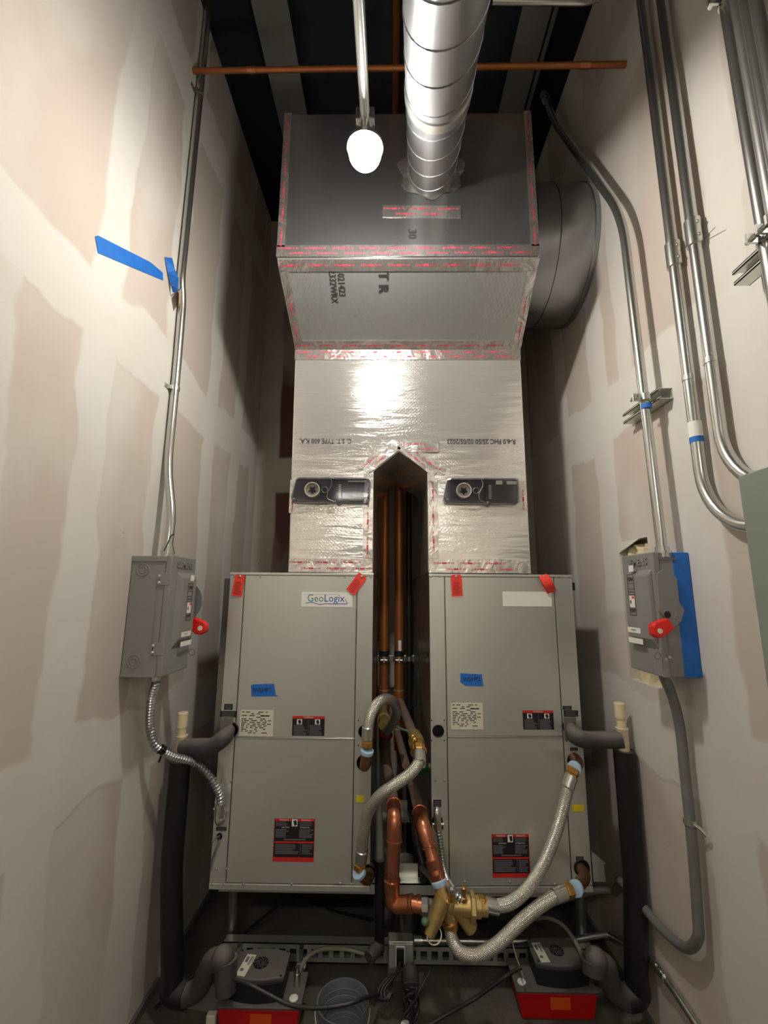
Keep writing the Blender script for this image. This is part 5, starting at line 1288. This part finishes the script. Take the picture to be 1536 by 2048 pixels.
# ================================================================== CONDENSATE PUMPS
def pump(px0, px1, pyt, Yf, label, tilt, ft_):
    a = at(px0, pyt, Y=Yf); c = at(px1, pyt, Y=Yf); zt = a.z; W_ = c.x-a.x; D_ = .15
    t = thing('condensate_pump', label, 'pump', V((a.x+c.x)/2, Yf, 0))
    x0, x1 = a.x, c.x; ins = .018
    b = MB(); b.hexa([V(x0+ins, Yf+.006, .003), V(x1-ins, Yf+.006, .003), V(x1-ins, Yf+D_-.006, .003), V(x0+ins, Yf+D_-.006, .003), V(x0, Yf, zt-.008), V(x1, Yf, zt-.008), V(x1, Yf+D_, zt-.008), V(x0, Yf+D_, zt-.008)]); b.build('tank', M['red_tank'], t, .006, 3)
    b = MB(); b.box((x0-.003, Yf-.004, zt-.008), (x1+.003, Yf+D_+.004, zt)); b.build('tank_lid', M['motor_grey'], t, .003)
    # motor housing with a curved outline
    cx = (x0+x1)/2+ft_*W_; n = 12; pl_ = []
    f = Fr((0, 0, zt), (1, 0, 0), (0, 1, 0))
    hw = W_*.33; y0, y1 = Yf+.012, Yf+D_-.004
    for i in range(n+1): q = i/n; pl_.append((cx-hw+2*hw*q, y0+.012-.016*math.sin(q*pi)))
    for i in range(n+1): q = 1-i/n; pl_.append((cx-hw+2*hw*q, y1-.012+.016*math.sin(q*pi)))
    b = MB(); b.prism(f, pl_, 0, .062); b.build('motor_base', M['rubber'], t, .004)
    b = MB(); b.prism(f, [(cx+(u-cx)*1.03, (y0+y1)/2+(v-(y0+y1)/2)*1.04) for u, v in pl_], .060, .078); top = b.build('motor_cover', M['motor_grey'], t, .005)
    b = MB(); cc = V(cx+.0*W_, (y0+y1)/2, zt+.0785)
    b.lathe(cc, (0, 0, 1), [(0, .001), (0, .028), (.0012, .028), (.0012, .001)], n=28); b.build('vent', M['rubber'], top)
    b = MB()
    for k in range(9):
        a_ = 2*pi*k/9; pts = [cc+V(math.cos(a_+s_*1.1)*r_, math.sin(a_+s_*1.1)*r_, .0014) for s_, r_ in ((0, .006), (.5, .016), (1, .027))]; b.tube(pts, .0013, 5)
    b.build('vent_blade', M['motor_grey'], top)
    # long white label on the cover, lying flat
    lf = Fr(V(cx-hw*.62, y0+.008, zt+.078), V(math.cos(tilt), math.sin(tilt), 0), V(-math.sin(tilt), math.cos(tilt), 0))
    b = MB(); b.fbox(lf, -.018, 0, .018, .098, .0004, .0012); o = b.build('label', M['cream'], top)
    rects(o, Fr(lf.o, lf.ux, lf.uz), [(-.012, .06, -.002, .085), (.004, .05, .009, .09), (.012, .06, .015, .088), (-.012, .02, .0, .032)], M['grey_print'], 'print')
    for sx in (-.9, .9):
        for yy in (y0+.012, y1-.012):
            b = MB(); b.lathe(V(cx+hw*sx, yy, zt+.079), (0, 0, 1), [(0, .004), (.001, .004)], n=8); b.build('screw', M['rubber'], top)
    # round float cap
    b = MB(); b.lathe(V(x0+.028 if ft_ > 0 else x1-.03, Yf+.035, zt), (0, 0, 1), [(0, .016), (.003, .016), (.004, .014)], n=20); b.build('float_cap', M['white'], t)
    b = MB(); b.lathe(V(x1-.03 if ft_ < 0 else x1-.03, Yf+.09, zt), (0, 0, 1), [(0, .012), (.04, .012), (.04, .009), (.06, .009)], n=16); b.build('discharge_fitting', M['zinc'], t)
    b = MB(); xc = (x0+x1)/2+.01; ff = Fr((xc, Yf+.0015, 0), (1, 0, 0)); b.fbox(ff, -.038, zt-.062, .038, zt-.022, -.004, .001); o = b.build('orange_label', M['orange'], t, 0)
pump(1034, 1196, 1980, 1.99, 'red and black condensate pump on the floor at the right', .10, .10)
pump(434, 600, 2012, 1.86, 'red and black condensate pump on the floor at the left', -.16, -.06)

# pail
pc = at(686, 2003, Z=.15)
pa = thing('pail', 'small open grey pail with ribbed inside and wire handle on the floor', 'pail', V(pc.x, pc.y, 0))
o = V(pc.x, pc.y, 0)
pr = [(0, .068), (.04, .074), (.15, .088), (.153, .092), (.150, .095), (.147, .090)]
b = MB(); b.lathe(o, (0, 0, 1), [(0, .001), (0, .070), (.12, .088), (.15, .092), (.155, .094), (.155, .089), (.14, .086), (.10, .083), (.10, .080), (.06, .077), (.06, .074), (.01, .067), (.01, .001)], n=40, capends=False); b.build('body', M['pail'], pa)
b = MB()
for zz, rr_ in ((.125, .0855), (.105, .083), (.085, .079), (.045, .073)): b.ring(o+V(0, 0, zz), (0, 0, 1), rr_, .002, 36, 6)
b.build('inner_ribs', M['pail'], pa)
b = MB(); P = []
for i in range(17): a_ = pi*i/16; P.append(o+V(math.cos(a_)*.098, -math.sin(a_)*.05-.01, .140-math.sin(a_)*.10))
b.tube(P, .002, 6); b.build('handle', M['zinc'], pa)
